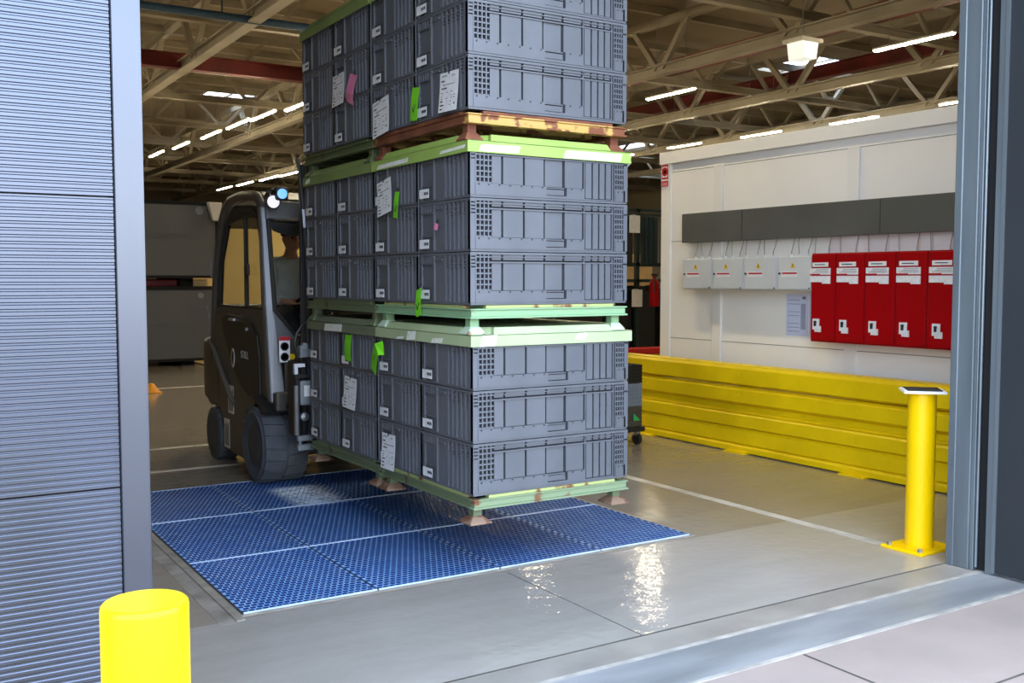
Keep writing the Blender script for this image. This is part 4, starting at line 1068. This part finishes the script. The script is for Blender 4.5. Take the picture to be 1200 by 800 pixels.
# wheels
def wheel(cx, cy, r, wd, outer, up=0.0):
    root = fk;
    m = MB(); h = wd / 2
    m.lathe([(r * 0.54, -h * 0.92), (r * 0.84, -h), (r * 0.94, -h * 0.9), (r * 0.965, -h * 0.6), (r * 0.965, h * 0.6), (r * 0.94, h * 0.9), (r * 0.84, h), (r * 0.54, h * 0.92), (r * 0.54, -h * 0.92)], 'x', (cx, cy, r), 48)
    ty = m.build('tyre', TYRE, root, smooth=True)
    m = MB()
    for k in range(20):
        a = 2 * math.pi * k / 20; b = a + 2 * math.pi / 20 * 0.82
        for s in (-1, 1):
            sh = 2 * math.pi / 40 if s > 0 else 0
            pts = []
            for rr_ in (r * 0.93, r):
                for ang, xa in ((a + sh, h * 0.93), (b + sh, h * 0.93), (b + sh + 0.06, h * 0.04), (a + sh + 0.06, h * 0.04)):
                    pts.append((cx + s * xa, cy + rr_ * math.cos(ang), r + rr_ * math.sin(ang)))
            m._add(pts, [(3, 2, 1, 0), (4, 5, 6, 7), (0, 1, 5, 4), (1, 2, 6, 5), (2, 3, 7, 6), (3, 0, 4, 7)])
    m.build('tread', TYRE, ty)
    o = -1 if outer < 0 else 1
    m = MB(); m.lathe([(r * 0.56, o * h * 0.93), (r * 0.53, o * h * 0.95), (r * 0.47, o * h * 0.62), (r * 0.28, o * h * 0.55), (r * 0.24, o * h * 0.8), (0.0001, o * h * 0.8)], 'x', (cx, cy, r), 32)
    m.cyl((cx - h * 0.5, cy, r), (cx + h * 0.3, cy, r), r * 0.53, n=32); rm = m.build('rim', RIM, root, smooth=True)
    m = MB()
    for k in range(6):
        a = 2 * math.pi * k / 6; y, z = cy + r * 0.4 * math.cos(a), r + r * 0.4 * math.sin(a); m.cyl((cx + o * h * 0.56, y, z), (cx + o * h * 0.68, y, z), 0.012, n=6)
    m.build('wheel_bolt', STEEL, rm)
    for o_ in (ty, rm): o_.location.z += up


for cx, cy, r_, wd, o in ((2.605, 7.69, 0.30, 0.36, -1), (FX1 + FX0 - 2.605, 7.69, 0.30, 0.36, 1), (2.59, 9.02, 0.23, 0.2, -1), (FX1 + FX0 - 2.59, 9.02, 0.23, 0.2, 1)):
    wheel(cx, cy, r_, wd, o, 0.0125 if r_ > 0.25 else 0.0)
m = MB(); m.prism([(7.40, 0.60), (7.52, 0.67), (7.70, 0.70), (7.70, 0.66), (7.55, 0.63), (7.44, 0.57)], 'x', FX0 - 0.06, 2.82); m.build('fender', FKB, fk)
m = MB(); m.prism([(7.40, 0.60), (7.52, 0.67), (7.70, 0.70), (7.70, 0.66), (7.55, 0.63), (7.44, 0.57)], 'x', 3.40, FX1 + 0.06); m.build('fender', FKB, fk)
m = MB(); m.cyl((2.79, 7.69, 0.30), (3.42, 7.69, 0.30), 0.07, n=14); m.build('front_axle', FKB, fk)

# mast
for s in (-1, 1):
    m = MB(); x = CX + s * 0.435
    m.prism([(x - 0.036, 7.02), (x + 0.036, 7.02), (x + 0.036, 7.06), (x + s * 0.015, 7.06), (x + s * 0.015, 7.14), (x + 0.036, 7.14), (x + 0.036, 7.18), (x - 0.036, 7.18)] if s > 0 else
            [(x - 0.036, 7.02), (x + 0.036, 7.02), (x + 0.036, 7.18), (x - 0.036, 7.18), (x - 0.036, 7.14), (x - 0.015, 7.14), (x - 0.015, 7.06), (x - 0.036, 7.06)], 'z', 0.34, 2.44)
    m.build('mast_rail', FKM, fk, bevel=0.004)
    m = MB(); x = CX + s * 0.362; m.box(x - 0.03, x + 0.03, 7.03, 7.12, 0.34, 2.50); m.build('inner_rail', FKM, fk, bevel=0.004)
    m = MB(); x = CX + s * 0.28; m.cyl((x, 7.12, 0.36), (x, 7.12, 1.7), 0.032, n=14); m.cyl((x, 7.12, 1.7), (x, 7.12, 2.35), 0.018, n=12); m.build('lift_cylinder', FKB, fk, smooth=True)
for z0, z1 in ((0.36, 0.46), (1.35, 1.45), (2.36, 2.44)):
    m = MB(); m.box(CX - 0.44, CX + 0.44, 7.12, 7.16, z0, z1); m.build('mast_cross_member', FKM, fk)
m = MB()
for z0, z1 in ((0.36, 0.46), (0.78, 0.88)): m.box(CX - 0.46, CX + 0.46, 6.935, 6.975, z0, z1)
for s in (-1, 1): m.box(CX + s * 0.30 - 0.03, CX + s * 0.30 + 0.03, 6.975, 7.03, 0.36, 0.88)
ca = m.build('fork_carriage', FKM, fk)
for s in (-1, 1):
    x = CX + s * 0.26
    m = MB(); m.prism([(6.935, 0.90), (6.895, 0.90), (6.895, 0.395), (4.72, 0.395), (4.70, 0.388), (4.70, 0.380), (6.85, 0.350), (6.935, 0.350)], 'x', x - 0.06, x + 0.06); m.build('fork', FKM, ca, bevel=0.003)
# tilt gear, hoses and brackets beside the mast
m = MB(); m.box(2.555, 2.655, 6.99, 7.01, 1.035, 1.095); m.box(2.555, 2.575, 6.95, 7.02, 1.035, 1.12); m.cyl((2.60, 6.97, 1.115), (2.60, 7.01, 1.115), 0.026, n=14); m.build('hose_guide', GREYB, fk, bevel=0.004)
m = MB(); m.box(2.520, 2.545, 6.98, 7.01, 0.915, 0.99); m.box(2.545, 2.60, 6.98, 7.01, 0.965, 0.99); m.build('white_bracket', pm('bracket_white', (216, 218, 222), (206, 208, 212), scale=8), fk)
m = MB(); m.box(2.565, 2.66, 6.985, 7.02, 0.685, 0.865); tb = m.build('control_box', GREYB, fk, bevel=0.012)
m = MB(); m.box(2.592, 2.635, 6.982, 6.985, 0.75, 0.83); m.build('label', WHITEL, tb)
m = MB(); m.box(2.525, 2.548, 6.99, 7.02, 0.47, 0.83); m.build('guide_strip', STEEL, fk)
m = MB(); m.box(2.54, 2.67, 6.98, 7.02, 0.425, 0.465); m.box(2.54, 2.67, 6.98, 7.02, 0.355, 0.40); m.box(2.548, 2.57, 6.985, 7.0, 0.40, 0.425); m.build('side_shift_bar', GREYB, fk, bevel=0.006)
m = MB(); m.box(2.53, 2.68, 7.0, 7.02, 0.885, 0.91); m.box(2.545, 2.57, 7.02, 7.19, 0.46, 1.0); m.build('side_bracket', FKB, fk)
m = MB(); m.tube([(2.545, 6.97, 1.05), (2.52, 6.97, 1.14), (2.535, 6.97, 1.21), (2.575, 6.97, 1.265), (2.63, 7.0, 1.30), (2.655, 7.02, 1.40), (2.66, 7.02, 2.3)], 0.011, 8); m.build('hydraulic_hose', FKB, fk, smooth=True)
m = MB(); m.cyl((2.60, 7.16, 0.56), (2.62, 7.44, 0.66), 0.03, n=12); m.cyl((3.62, 7.16, 0.56), (3.60, 7.44, 0.66), 0.03, n=12); m.build('tilt_cylinder', FKB, fk)
m = MB(); m.lathe([(0.0001, 0.0), (0.03, 0.005), (0.035, 0.03), (0.0001, 0.05)], 'y', (2.60, 6.985, 0.60), 14); m.build('knob', STEEL, fk)
m = MB(); m.tube([(2.57, 7.0, 2.46), (2.60, 7.0, 2.2), (2.62, 7.0, 1.9), (2.635, 7.0, 1.5)], 0.012, 8); m.build('mast_hose', FKB, fk, smooth=True)
m = MB(); m.tube([(2.602, 6.985, 2.10), (2.607, 6.985, 2.03), (2.612, 6.985, 1.97)], 0.010, 8); m.build('blue_glint_strip', emit('blue_glint', (0.03, 0.2, 0.7), 0.05), fk)  # faintly glowing strip on the mast, a painted blue glint
# cab inside
m = MB(); m.box(FX0 + 0.06, FX1 - 0.06, 7.55, 8.95, 0.76, 0.80); m.build('cab_floor', FKB, fk)
m = MB(); m.box(2.84, 3.34, 8.22, 8.75, 0.80, 1.10); m.build('seat_base', FKB, fk, bevel=0.03)
m = MB(); m.box(2.85, 3.33, 8.18, 8.70, 1.10, 1.20); m.build('seat_cushion', FKB, fk, bevel=0.04, seg=3)
m = MB(); m.prism([(8.60, 1.18), (8.70, 1.80), (8.80, 1.80), (8.76, 1.18)], 'x', 2.87, 3.31); m.build('seat_back', FKB, fk, bevel=0.04, seg=3)
m = MB(); m.lathe([(0.0001, 0), (0.04, 0), (0.04, 0.02), (0.0001, 0.02)], 'z', (0, 0, 0), 16)
NS = 28
tor = []
for k in range(NS + 1):
    a = 2 * math.pi * k / NS; tor.append((0.17 * math.cos(a), 0.17 * math.sin(a), 0.0))
m.tube(tor, 0.014, 8); m.bar((-0.16, 0, 0), (0.16, 0, 0), 0.03, 0.012); m.bar((0, -0.16, 0), (0, 0, 0), 0.03, 0.012)
rot = Matrix.Rotation(R(-35), 4, 'X'); m.v = [tuple(rot @ Vector(v) + Vector((3.02, 7.84, 1.40))) for v in m.v]; sw = m.build('steering_wheel', FKB, fk, smooth=True)
m = MB(); m.cyl((3.02, 7.84, 1.39), (3.02, 7.68, 1.12), 0.03, n=12); m.build('steering_column', FKB, fk)
m = MB(); m.box(2.75, 3.5, 7.56, 7.70, 0.85, 1.16); m.build('dashboard', FKB, fk, bevel=0.02)
#@@PERSON
# ------------------------------------------------------------------ driver
import bmesh
SKIN = pm('skin', (188, 132, 104), (178, 122, 96), scale=8, rough=0.55)
SHIRT = pm('grey_shirt', (186, 186, 182), (172, 172, 168), scale=14, rough=0.85, bump=0.3, bscale=30)
TROUS = pm('dark_trousers', (46, 48, 54), (38, 40, 46), scale=10, rough=0.85)
CAPM = pm('black_cap', (24, 24, 26), (32, 32, 34), scale=10, rough=0.85)


def skin_mesh(verts, radii, edges, sub=2):
    me = bpy.data.meshes.new('skin_tmp'); me.from_pydata([tuple(v) for v in verts], edges, [])
    o = bpy.data.objects.new('skin_tmp', me); C.objects.link(o)
    s = o.modifiers.new('skin', 'SKIN'); s.use_smooth_shade = True
    for i, r_ in enumerate(radii):
        rr = r_ if isinstance(r_, tuple) else (r_, r_)
        me.skin_vertices[0].data[i].radius = rr
        me.skin_vertices[0].data[i].use_root = (i == 0)
    sb = o.modifiers.new('sub', 'SUBSURF'); sb.levels = sub; sb.render_levels = sub
    bpy.context.view_layer.update()
    out = bpy.data.meshes.new_from_object(o.evaluated_get(bpy.context.evaluated_depsgraph_get()))
    bpy.data.objects.remove(o)
    return out


PX, WC = 3.03, Vector((3.02, 7.84, 1.40))
tdir = Matrix.Rotation(R(-35), 3, 'X') @ Vector((0, 1, 0)); ndir = Matrix.Rotation(R(-35), 3, 'X') @ Vector((0, 0, 1))
V = [(PX, 8.42, 1.315), (PX, 8.46, 1.47), (PX, 8.475, 1.63), (PX, 8.465, 1.76), (PX, 8.44, 1.84), (PX, 8.425, 1.90)]
RA = [(0.150, 0.105), (0.130, 0.09), (0.145, 0.095), (0.075, 0.06), 0.056, 0.06]
ED = [(0, 1), (1, 2), (2, 3), (3, 4), (4, 5)]


def chain(start, pts, rads):
    k = start
    for p, r_ in zip(pts, rads):
        V.append(tuple(p)); RA.append(r_); ED.append((k, len(V) - 1)); k = len(V) - 1
    return k


arm_joints = []
for s in (-1, 1):
    ex = Vector((s, 0, 0)); rim = WC + ex * 0.17
    palm = rim + ex * 0.040 + ndir * 0.012
    wrist = palm + Vector((s * 0.03, 0.07, 0.01))
    sh = Vector((PX + s * 0.185, 8.46, 1.71)); el = Vector((PX + s * 0.265, 8.28, 1.47))
    arm_joints.append((sh, el, wrist))
    k = chain(2, [sh, sh.lerp(el, 0.5), el, el.lerp(wrist, 0.5), wrist, palm], [0.046, 0.040, 0.034, 0.030, 0.026, (0.034, 0.018)])
    for q in range(4):
        off = tdir * (0.030 - 0.020 * q)
        ln_ = (0.95, 1.05, 1.0, 0.82)[q]
        chain(k, [rim + off + ex * 0.012 * ln_ + ndir * 0.030, rim + off - ex * 0.022 * ln_ + ndir * 0.020, rim + off - ex * 0.024 - ndir * 0.010 * ln_], [0.0095, 0.0088, 0.0075])
    chain(k, [palm - ndir * 0.028 - tdir * 0.03 - ex * 0.012, rim - ndir * 0.026 - tdir * 0.045, rim - ndir * 0.02 - tdir * 0.055 - ex * 0.022], [0.012, 0.0105, 0.009])
    hip = Vector((PX + s * 0.095, 8.38, 1.30)); kn = Vector((PX + s * 0.16, 7.99, 1.26)); an = Vector((PX + s * 0.16, 7.86, 0.90)); toe = Vector((PX + s * 0.17, 7.75, 0.845))
    chain(0, [hip, hip.lerp(kn, 0.5), kn, kn.lerp(an, 0.5), an, toe], [0.095, 0.082, 0.062, 0.056, 0.042, (0.045, 0.032)])
body = skin_mesh(V, RA, ED, 1)
# head: shaped ovoid with brow, nose, chin and ears, merged into the same surface
bm = bmesh.new(); bm.from_mesh(body); bpy.data.meshes.remove(body)
hc = Vector((PX, 8.405, 1.945))
res = bmesh.ops.create_uvsphere(bm, u_segments=40, v_segments=28, radius=1.0)
for v in res['verts']:
    x, y, z = v.co
    w_ = 0.077 * (1.0 - 0.20 * max(0, -z) ** 1.5); dpt = 0.098
    px, py, pz = x * w_, y * dpt, z * 0.120
    if y < 0:
        nose = math.exp(-((x / 0.16) ** 2)) * math.exp(-(((z + 0.10) / 0.22) ** 2)); py -= 0.022 * nose
        brow = math.exp(-(((z - 0.22) / 0.12) ** 2)) * math.exp(-((x / 0.6) ** 2)); py -= 0.006 * brow
        eye = math.exp(-(((abs(x) - 0.38) / 0.16) ** 2)) * math.exp(-(((z - 0.06) / 0.12) ** 2)); py += 0.008 * eye
        mouth = math.exp(-((x / 0.35) ** 2)) * math.exp(-(((z + 0.52) / 0.07) ** 2)); py -= 0.005 * mouth
        chin = math.exp(-((x / 0.4) ** 2)) * math.exp(-(((z + 0.86) / 0.16) ** 2)); py -= 0.012 * chin
    ear = math.exp(-(((abs(x) - 0.98) / 0.12) ** 2)) * math.exp(-(((y - 0.1) / 0.2) ** 2)) * math.exp(-((z / 0.26) ** 2)); px += math.copysign(0.014 * ear, x)
    v.co = hc + Vector((px, py, pz))
me = bpy.data.meshes.new('person'); bm.to_mesh(me); bm.free()
me.materials.append(SKIN)
person = bpy.data.objects.new('person', me); C.objects.link(person)
me.transform(Matrix.Translation((-PX, -8.42, -1.2))); person.location = (PX, 8.42, 1.2)
rm_ = person.modifiers.new('surface', 'REMESH'); rm_.mode = 'VOXEL'; rm_.voxel_size = 0.0065; rm_.use_smooth_shade = True
sm_ = person.modifiers.new('soft', 'SMOOTH'); sm_.iterations = 2
tag(person, 'forklift driver in grey long-sleeved shirt and black cap, both hands on the steering wheel', 'person')


def garment(name, verts, radii, edges, mat):
    me = skin_mesh(verts, radii, edges, 2); me.name = name; me.transform(Matrix.Translation((-PX, -8.42, -1.2))); me.materials.clear(); me.materials.append(mat)
    o = bpy.data.objects.new(name, me); C.objects.link(o); o.parent = person
    return o


gv_ = [(PX, 8.425, 1.27), (PX, 8.46, 1.47), (PX, 8.475, 1.63), (PX, 8.465, 1.77), (PX, 8.448, 1.80)]
gr_ = [(0.185, 0.135), (0.165, 0.12), (0.182, 0.128), (0.10, 0.085), (0.072, 0.07)]
ge_ = [(0, 1), (1, 2), (2, 3), (3, 4)]
for sh, el, wr in arm_joints:
    k = 2
    for p, r_ in ((sh, 0.080), (sh.lerp(el, 0.5), 0.070), (el, 0.062), (el.lerp(wr, 0.5), 0.054), (el.lerp(wr, 0.93), 0.044)):
        gv_.append(tuple(p)); gr_.append(r_); ge_.append((k, len(gv_) - 1)); k = len(gv_) - 1
garment('shirt', gv_, gr_, ge_, SHIRT)
gv_ = [(PX, 8.42, 1.325), (PX, 8.42, 1.36)]; gr_ = [(0.18, 0.128), (0.178, 0.125)]; ge_ = [(0, 1)]
for s in (-1, 1):
    k = 0
    for p, r_ in (((PX + s * 0.10, 8.37, 1.30), 0.105), ((PX + s * 0.13, 8.18, 1.28), 0.094), ((PX + s * 0.16, 7.99, 1.26), 0.076), ((PX + s * 0.16, 7.925, 1.08), 0.070), ((PX + s * 0.16, 7.865, 0.92), 0.060)):
        gv_.append(p); gr_.append(r_); ge_.append((k, len(gv_) - 1)); k = len(gv_) - 1
garment('trousers', gv_, gr_, ge_, TROUS)
m = MB(); m.lathe([(0.0895, 0.015), (0.092, 0.05), (0.080, 0.095), (0.05, 0.125), (0.0001, 0.135)], 'z', (PX, 8.415, 1.955), 32)
m.v = [(v[0], 8.415 + (v[1] - 8.415) * 1.18, v[2]) for v in m.v]
m._add([(PX + 0.085 * math.cos(R(a)), 8.405 - (0.09 + dd) * math.sin(R(a)) * 1.1, 1.985 - 0.12 * dd + zz) for zz in (0, 0.006) for dd in (0.0, 0.085) for a in range(20, 161, 14)],
       [(i, i + 1, 11 + i + 1, 11 + i) for i in range(10)] + [(22 + i, 33 + i, 33 + i + 1, 22 + i + 1) for i in range(10)] + [(11 + i, 11 + i + 1, 33 + i + 1, 33 + i) for i in range(10)])
m.build('cap', CAPM, person, smooth=True)
for s in (-1, 1):
    m = MB(); m.lathe([(0.0001, 0.012), (0.009, 0.008), (0.012, 0), (0.009, -0.008), (0.0001, -0.012)], 'y', (PX + s * 0.029, 8.322, 1.952), 12); m.build('eye', pm('eye_dark', (40, 32, 28), (60, 50, 44), scale=40), person, smooth=True)
for s in (-1, 1):
    m = MB(); m.box(PX + s * 0.165 - 0.05, PX + s * 0.165 + 0.05, 7.72, 7.92, 0.80, 0.88); m.build('shoe', FKB, person, bevel=0.025, seg=3)

# ------------------------------------------------------------------ things further back in the hall
GCONT = pm('container_grey', (92, 92, 92), (84, 84, 84), scale=0.8, rough=0.5, detail=6)
for k, (z0, z1, lab) in enumerate(((0.10, 1.46, 'large dark grey slab-sided container standing low on the floor behind the forklift'), (1.63, 3.02, 'large dark grey slab-sided container stacked on top of the lower one'))):
    r = empty('bulk_container', (3.2, 20, z0)); tag(r, lab, 'container', 'big grey containers')
    m = MB(); m.box(1.0, 5.38, 19.0, 21.2, z0, z1); bd = m.build('body', GCONT, r, bevel=0.02)
    m = MB(); m.box(0.98, 5.40, 18.98, 19.03, z1 - 0.06, z1 + 0.01); m.box(0.98, 5.40, 18.98, 19.03, z0 - 0.01, z0 + 0.04); m.box(5.36, 5.40, 18.97, 19.03, z0, z1); m.build('edge_frame', DARK, r)
    m = MB(); zz = z0 + (0.80 if k else 0.66)
    m.box(1.0, 4.9, 18.985, 19.0, zz, zz + 0.025); 
    if k: m.box(1.0, 5.0, 18.985, 19.0, zz - 0.07, zz - 0.06)
    m.build('panel_rib', GCONT, r)
    m = MB(); m.cyl((5.06, 18.97, z1 - 0.16), (5.06, 19.0, z1 - 0.16), 0.075 if k else 0.055, n=20); m.build('round_reflector', GREYB, r)
    for xx in (1.2, 3.2, 4.85):
        m = MB(); m.box(xx - 0.12, xx + 0.12, 19.15, 21.0, z0 - (0.17 if k else 0.10), z0); m.build('skid', DARK, r)
m = MB(); m.box(3.95, 4.72, 19.3, 20.3, 1.46, 1.60); tag(m.build('folded_sheet', pm('red_sheet', (150, 24, 36), (120, 18, 30), scale=5), origin=(4.3, 19.8, 1.46), bevel=0.03), 'dark red folded sheet lying in the gap between the grey containers', 'sheet')
m = MB(); m.prism([(4.98, 1.46), (5.32, 1.46), (5.30, 1.60), (5.0, 1.60)], 'y', 19.35, 20.0); tag(m.build('wood_block', pm('pale_wood', (214, 190, 132), (198, 172, 116), scale=6, stretch=(1, 8, 8)), origin=(5.15, 19.7, 1.46), bevel=0.01), 'pale wooden block lying in the gap beside the red folded sheet', 'block')
m = MB(); m.prism([(5.19, 3.02), (5.45, 3.02), (5.42, 2.68), (5.27, 2.68)], 'y', 18.84, 18.985); tag(m.build('corner_flap', pm('flap_white', (206, 202, 194), (192, 188, 180), scale=3), origin=(5.43, 18.88, 2.68), bevel=0.02), 'off-white tapered flap at the top corner of the upper grey container', 'flap')
CREAM = pm('cream_screen', (226, 196, 128), (214, 182, 112), scale=0.7, rough=0.6)
r = empty('partition_screen', (7.2, 22.5, 0)); tag(r, 'cream yellow partition screen seen through the forklift cab windows', 'screen')
m = MB(); m.box(5.6, 9.4, 22.4, 22.5, 0.15, 2.72); m.build('panel', CREAM, r)
m = MB()
for xx in (5.62, 7.5, 9.38): m.box(xx - 0.03, xx + 0.03, 22.38, 22.52, 0, 2.74)
m.build('frame', FKB, r)
r = empty('floor_cone', (3.22, 14.75, 0)); tag(r, 'small orange-yellow marker cone on the hall floor near the doorway post', 'cone')
ORG = pm('marker_orange', (246, 168, 20), (236, 150, 14), scale=9, rough=0.5)
m = MB(); m.box(3.10, 3.34, 14.63, 14.87, 0, 0.02); m.build('base', ORG, r, bevel=0.005)
m = MB(); m.lathe([(0.115, 0.02), (0.10, 0.035), (0.035, 0.125), (0.0001, 0.135)], 'z', (3.22, 14.75, 0), 24); m.build('body', ORG, r, smooth=True)

# dark storage racks past the corner of the white room
RACK = pm('rack_dark_green', (28, 50, 46), (22, 40, 38), scale=3, rough=0.5)
COVER = pm('dark_teal_cover', (14, 44, 46), (10, 34, 36), scale=2.2, rough=0.7)
BLKC = pm('charcoal_cover', (40, 38, 36), (30, 28, 27), scale=2.2, rough=0.7)


def rack(x0, x1, y, label):
    r = empty('storage_rack', ((x0 + x1) / 2, y, 0)); tag(r, label, 'rack', 'storage racks past the white room')
    for xx in (x0, (x0 + x1) / 2, x1):
        for yy in (y, y + 0.9):
            m = MB(); m.box(xx - 0.035, xx + 0.035, yy - 0.03, yy + 0.03, 0, 2.75); m.build('upright', RACK, r)
    for zz in (0.15, 1.55, 1.82, 2.70):
        m = MB(); m.box(x0, x1, y - 0.03, y + 0.02, zz, zz + 0.05); m.box(x0, x1, y + 0.88, y + 0.93, zz, zz + 0.05)
        if zz < 1.7: m.box(x0, x1, y, y + 0.9, zz + 0.02, zz + 0.04)
        m.build('shelf', RACK, r)


rack(8.9, 12.2, 13.0, 'dark green steel storage rack beyond the white room corner')
for k, (xa, xb, za, zb_, mt, lab) in enumerate(((9.35, 10.42, 1.86, 2.62, BLKC, 'charcoal fabric cover hanging on the rack behind the pallet stack edge'), (10.58, 10.95, 1.84, 2.62, COVER, 'dark teal fabric cover hanging in the middle of the rack'), (11.0, 11.9, 1.86, 2.60, BLKC, 'charcoal fabric cover with pale marks beside the white room corner'))):
    m = MB(); n_ = 12; pts = []
    for q in range(n_ + 1):
        pts.append((xa + (xb - xa) * q / n_, 12.95 - 0.02 * math.sin(q * 1.9)))
    prof_ = pts + [(x, y - 0.012) for x, y in pts[::-1]]
    m.prism(prof_, 'z', za, zb_)
    o = tag(m.build('fabric_cover', mt, origin=((xa + xb) / 2, 12.95, za)), lab, 'cover', 'fabric covers on the rack')
    if k != 1:
        m = MB(); x = xa + 0.12 if k else xa + 0.75
        for q in range(3): m.box(x + q * 0.055, x + 0.022 + q * 0.055, 12.905, 12.910, za + 0.12, za + 0.42 - 0.08 * q)
        m.build('pale_mark', pm('pale_mark', (120, 124, 116), (100, 104, 98), scale=9), o)
for k, (xa, za, lab) in enumerate(((10.30, 2.35, 'white sheet pinned to the rack at the pallet stack edge'), (11.02, 2.38, 'white sheet pinned to the rack at the white room corner'), (10.36, 1.15, 'small white card on the lower shelf of the dark rack'))):
    m = MB(); m.box(xa, xa + 0.22, 12.885, 12.89, za, za + 0.28); m.box(xa + 0.09, xa + 0.13, 12.885, 12.97, za + 0.26, za + 0.29)
    tag(m.build('pinned_sheet', WHITEL, origin=(xa, 12.89, za)), lab, 'sheet')
for k, (xa, xb, h) in enumerate(((9.0, 9.9, 1.22), (9.95, 10.5, 1.28), (10.58, 11.0, 1.30), (11.2, 12.1, 1.25))):
    m = MB(); m.box(xa, xb, 13.05, 13.8, 0.19, 0.19 + h); m.box(xa - 0.01, xb + 0.01, 13.03, 13.82, 0.19 + h - 0.06, 0.19 + h)
    tag(m.build('black_tote', FKB, origin=((xa + xb) / 2, 13.4, 0.19), bevel=0.02), 'black lidded tote on the lowest shelf of the dark rack, %s from the pallet stack' % ORD[k], 'tote', 'black totes on the rack')
# bright goods behind the rack, glimpsed between its shelves
m = MB(); m.box(8.6, 13.4, 16.0, 16.9, 0.0, 2.1); m.box(8.55, 13.45, 15.98, 16.92, 1.0, 1.06)
tag(m.build('carton_wall', pm('carton', (206, 176, 124), (186, 154, 104), scale=3, rough=0.8), origin=(11, 16.4, 0), bevel=0.02), 'block of pale cartons glimpsed through the dark rack shelves', 'cartons')
r = empty('fire_extinguisher', (10.74, 12.6, 1.15)); tag(r, 'red fire extinguisher hung on the rack just past the white room corner', 'extinguisher')
m = MB(); m.lathe([(0.0001, 1.15), (0.075, 1.155), (0.08, 1.18), (0.08, 1.52), (0.06, 1.58), (0.025, 1.61), (0.022, 1.65), (0.0001, 1.66)], 'z', (10.76, 12.80, 0), 24); m.build('cylinder', RED, r, smooth=True)
m = MB(); m.box(10.73, 10.79, 12.74, 12.84, 1.65, 1.69); m.tube([(10.76, 12.74, 1.66), (10.69, 12.70, 1.60), (10.68, 12.70, 1.38)], 0.012, 6); m.build('handle_and_hose', FKB, r)
m = MB(); m.box(10.72, 10.80, 12.86, 12.98, 1.40, 1.50); m.build('wall_bracket', FKB, r)
r = empty('end_guard', (10.4, 11.6, 0)); tag(r, 'low yellow end guard with a red top rail behind the crash barrier', 'guard')
m = MB(); m.box(8.6, 11.2, 11.5, 11.6, 0.05, 0.50); m.build('body', BARY, r, bevel=0.02)
m = MB(); m.box(8.6, 10.25, 11.48, 11.62, 0.50, 0.60); m.build('red_rail', pm('guard_red', (210, 24, 22), (196, 20, 18), scale=4), r, bevel=0.02)
m = MB()
for xx in (8.8, 10.0, 11.0): m.box(xx - 0.06, xx + 0.06, 11.46, 11.64, 0, 0.06)
m.build('foot', BARY, r)

# trolley with small crates by the barrier, mostly behind the load
r = empty('crate_trolley', (5.930, 7.75, 0)); tag(r, 'low dark trolley on castors beside the yellow barrier', 'trolley')
m = MB(); m.box(5.610, 6.250, 7.55, 7.98, 0.13, 0.18); m.build('deck', FKB, r, bevel=0.01)
for sx_ in (-1, 1):
    for sy_ in (-1, 1):
        x, y = 5.930 + sx_ * 0.26, 7.765 + sy_ * 0.16
        m = MB(); m.cyl((x - 0.018, y, 0.055), (x + 0.018, y, 0.055), 0.055, n=18); cst = m.build('castor', FKB, r)
        m = MB(); m.box(x - 0.026, x + 0.026, y - 0.02, y + 0.02, 0.09, 0.135); m.build('castor_fork', STEEL, cst)
GLAT = pm('lattice_grey', (120, 128, 138), (108, 116, 126), scale=4, rough=0.5)


def small_crate(z0, z1, body_m, bar_m, label):
    r = empty('lattice_crate', (5.930, 7.765, z0)); tag(r, label, 'crate', 'small crates on the trolley')
    m = MB(); m.box(5.650, 6.210, 7.585, 7.945, z0 + 0.004, z1 - 0.012); m.build('body', body_m, r)
    m = MB()
    for q in range(12):
        x = 5.640 + q * 0.0516; m.box(x, x + 0.012, 7.572, 7.958, z0 + 0.002, z1 - 0.002)
    for q in range(8):
        y = 7.575 + q * 0.0535; m.box(5.638, 6.222, y, y + 0.012, z0 + 0.002, z1 - 0.002)
    for q in range(6):
        z = z0 + 0.004 + q * (z1 - z0 - 0.02) / 5; m.box(5.636, 6.224, 7.570, 7.96, z, z + 0.010)
    m.build('lattice', bar_m, r)


small_crate(0.18, 0.38, FKB, FKD, 'black crate resting directly on the trolley deck')
small_crate(0.38, 0.60, CRATED, GLAT, 'light grey lattice crate in the middle of the trolley stack')
small_crate(0.60, 0.78, FKB, CRATED, 'dark lattice crate on top of the trolley stack')
m = MB(); m.prism([(6.110, 0.24), (6.190, 0.24), (6.110, 0.31)], 'y', 7.555, 7.565); tag(m.build('green_tag', pm('green_tag', (50, 170, 84), (40, 156, 74), scale=9), origin=(6.140, 7.56, 0.24)), 'small green triangular tag on the black crate of the trolley', 'tag')
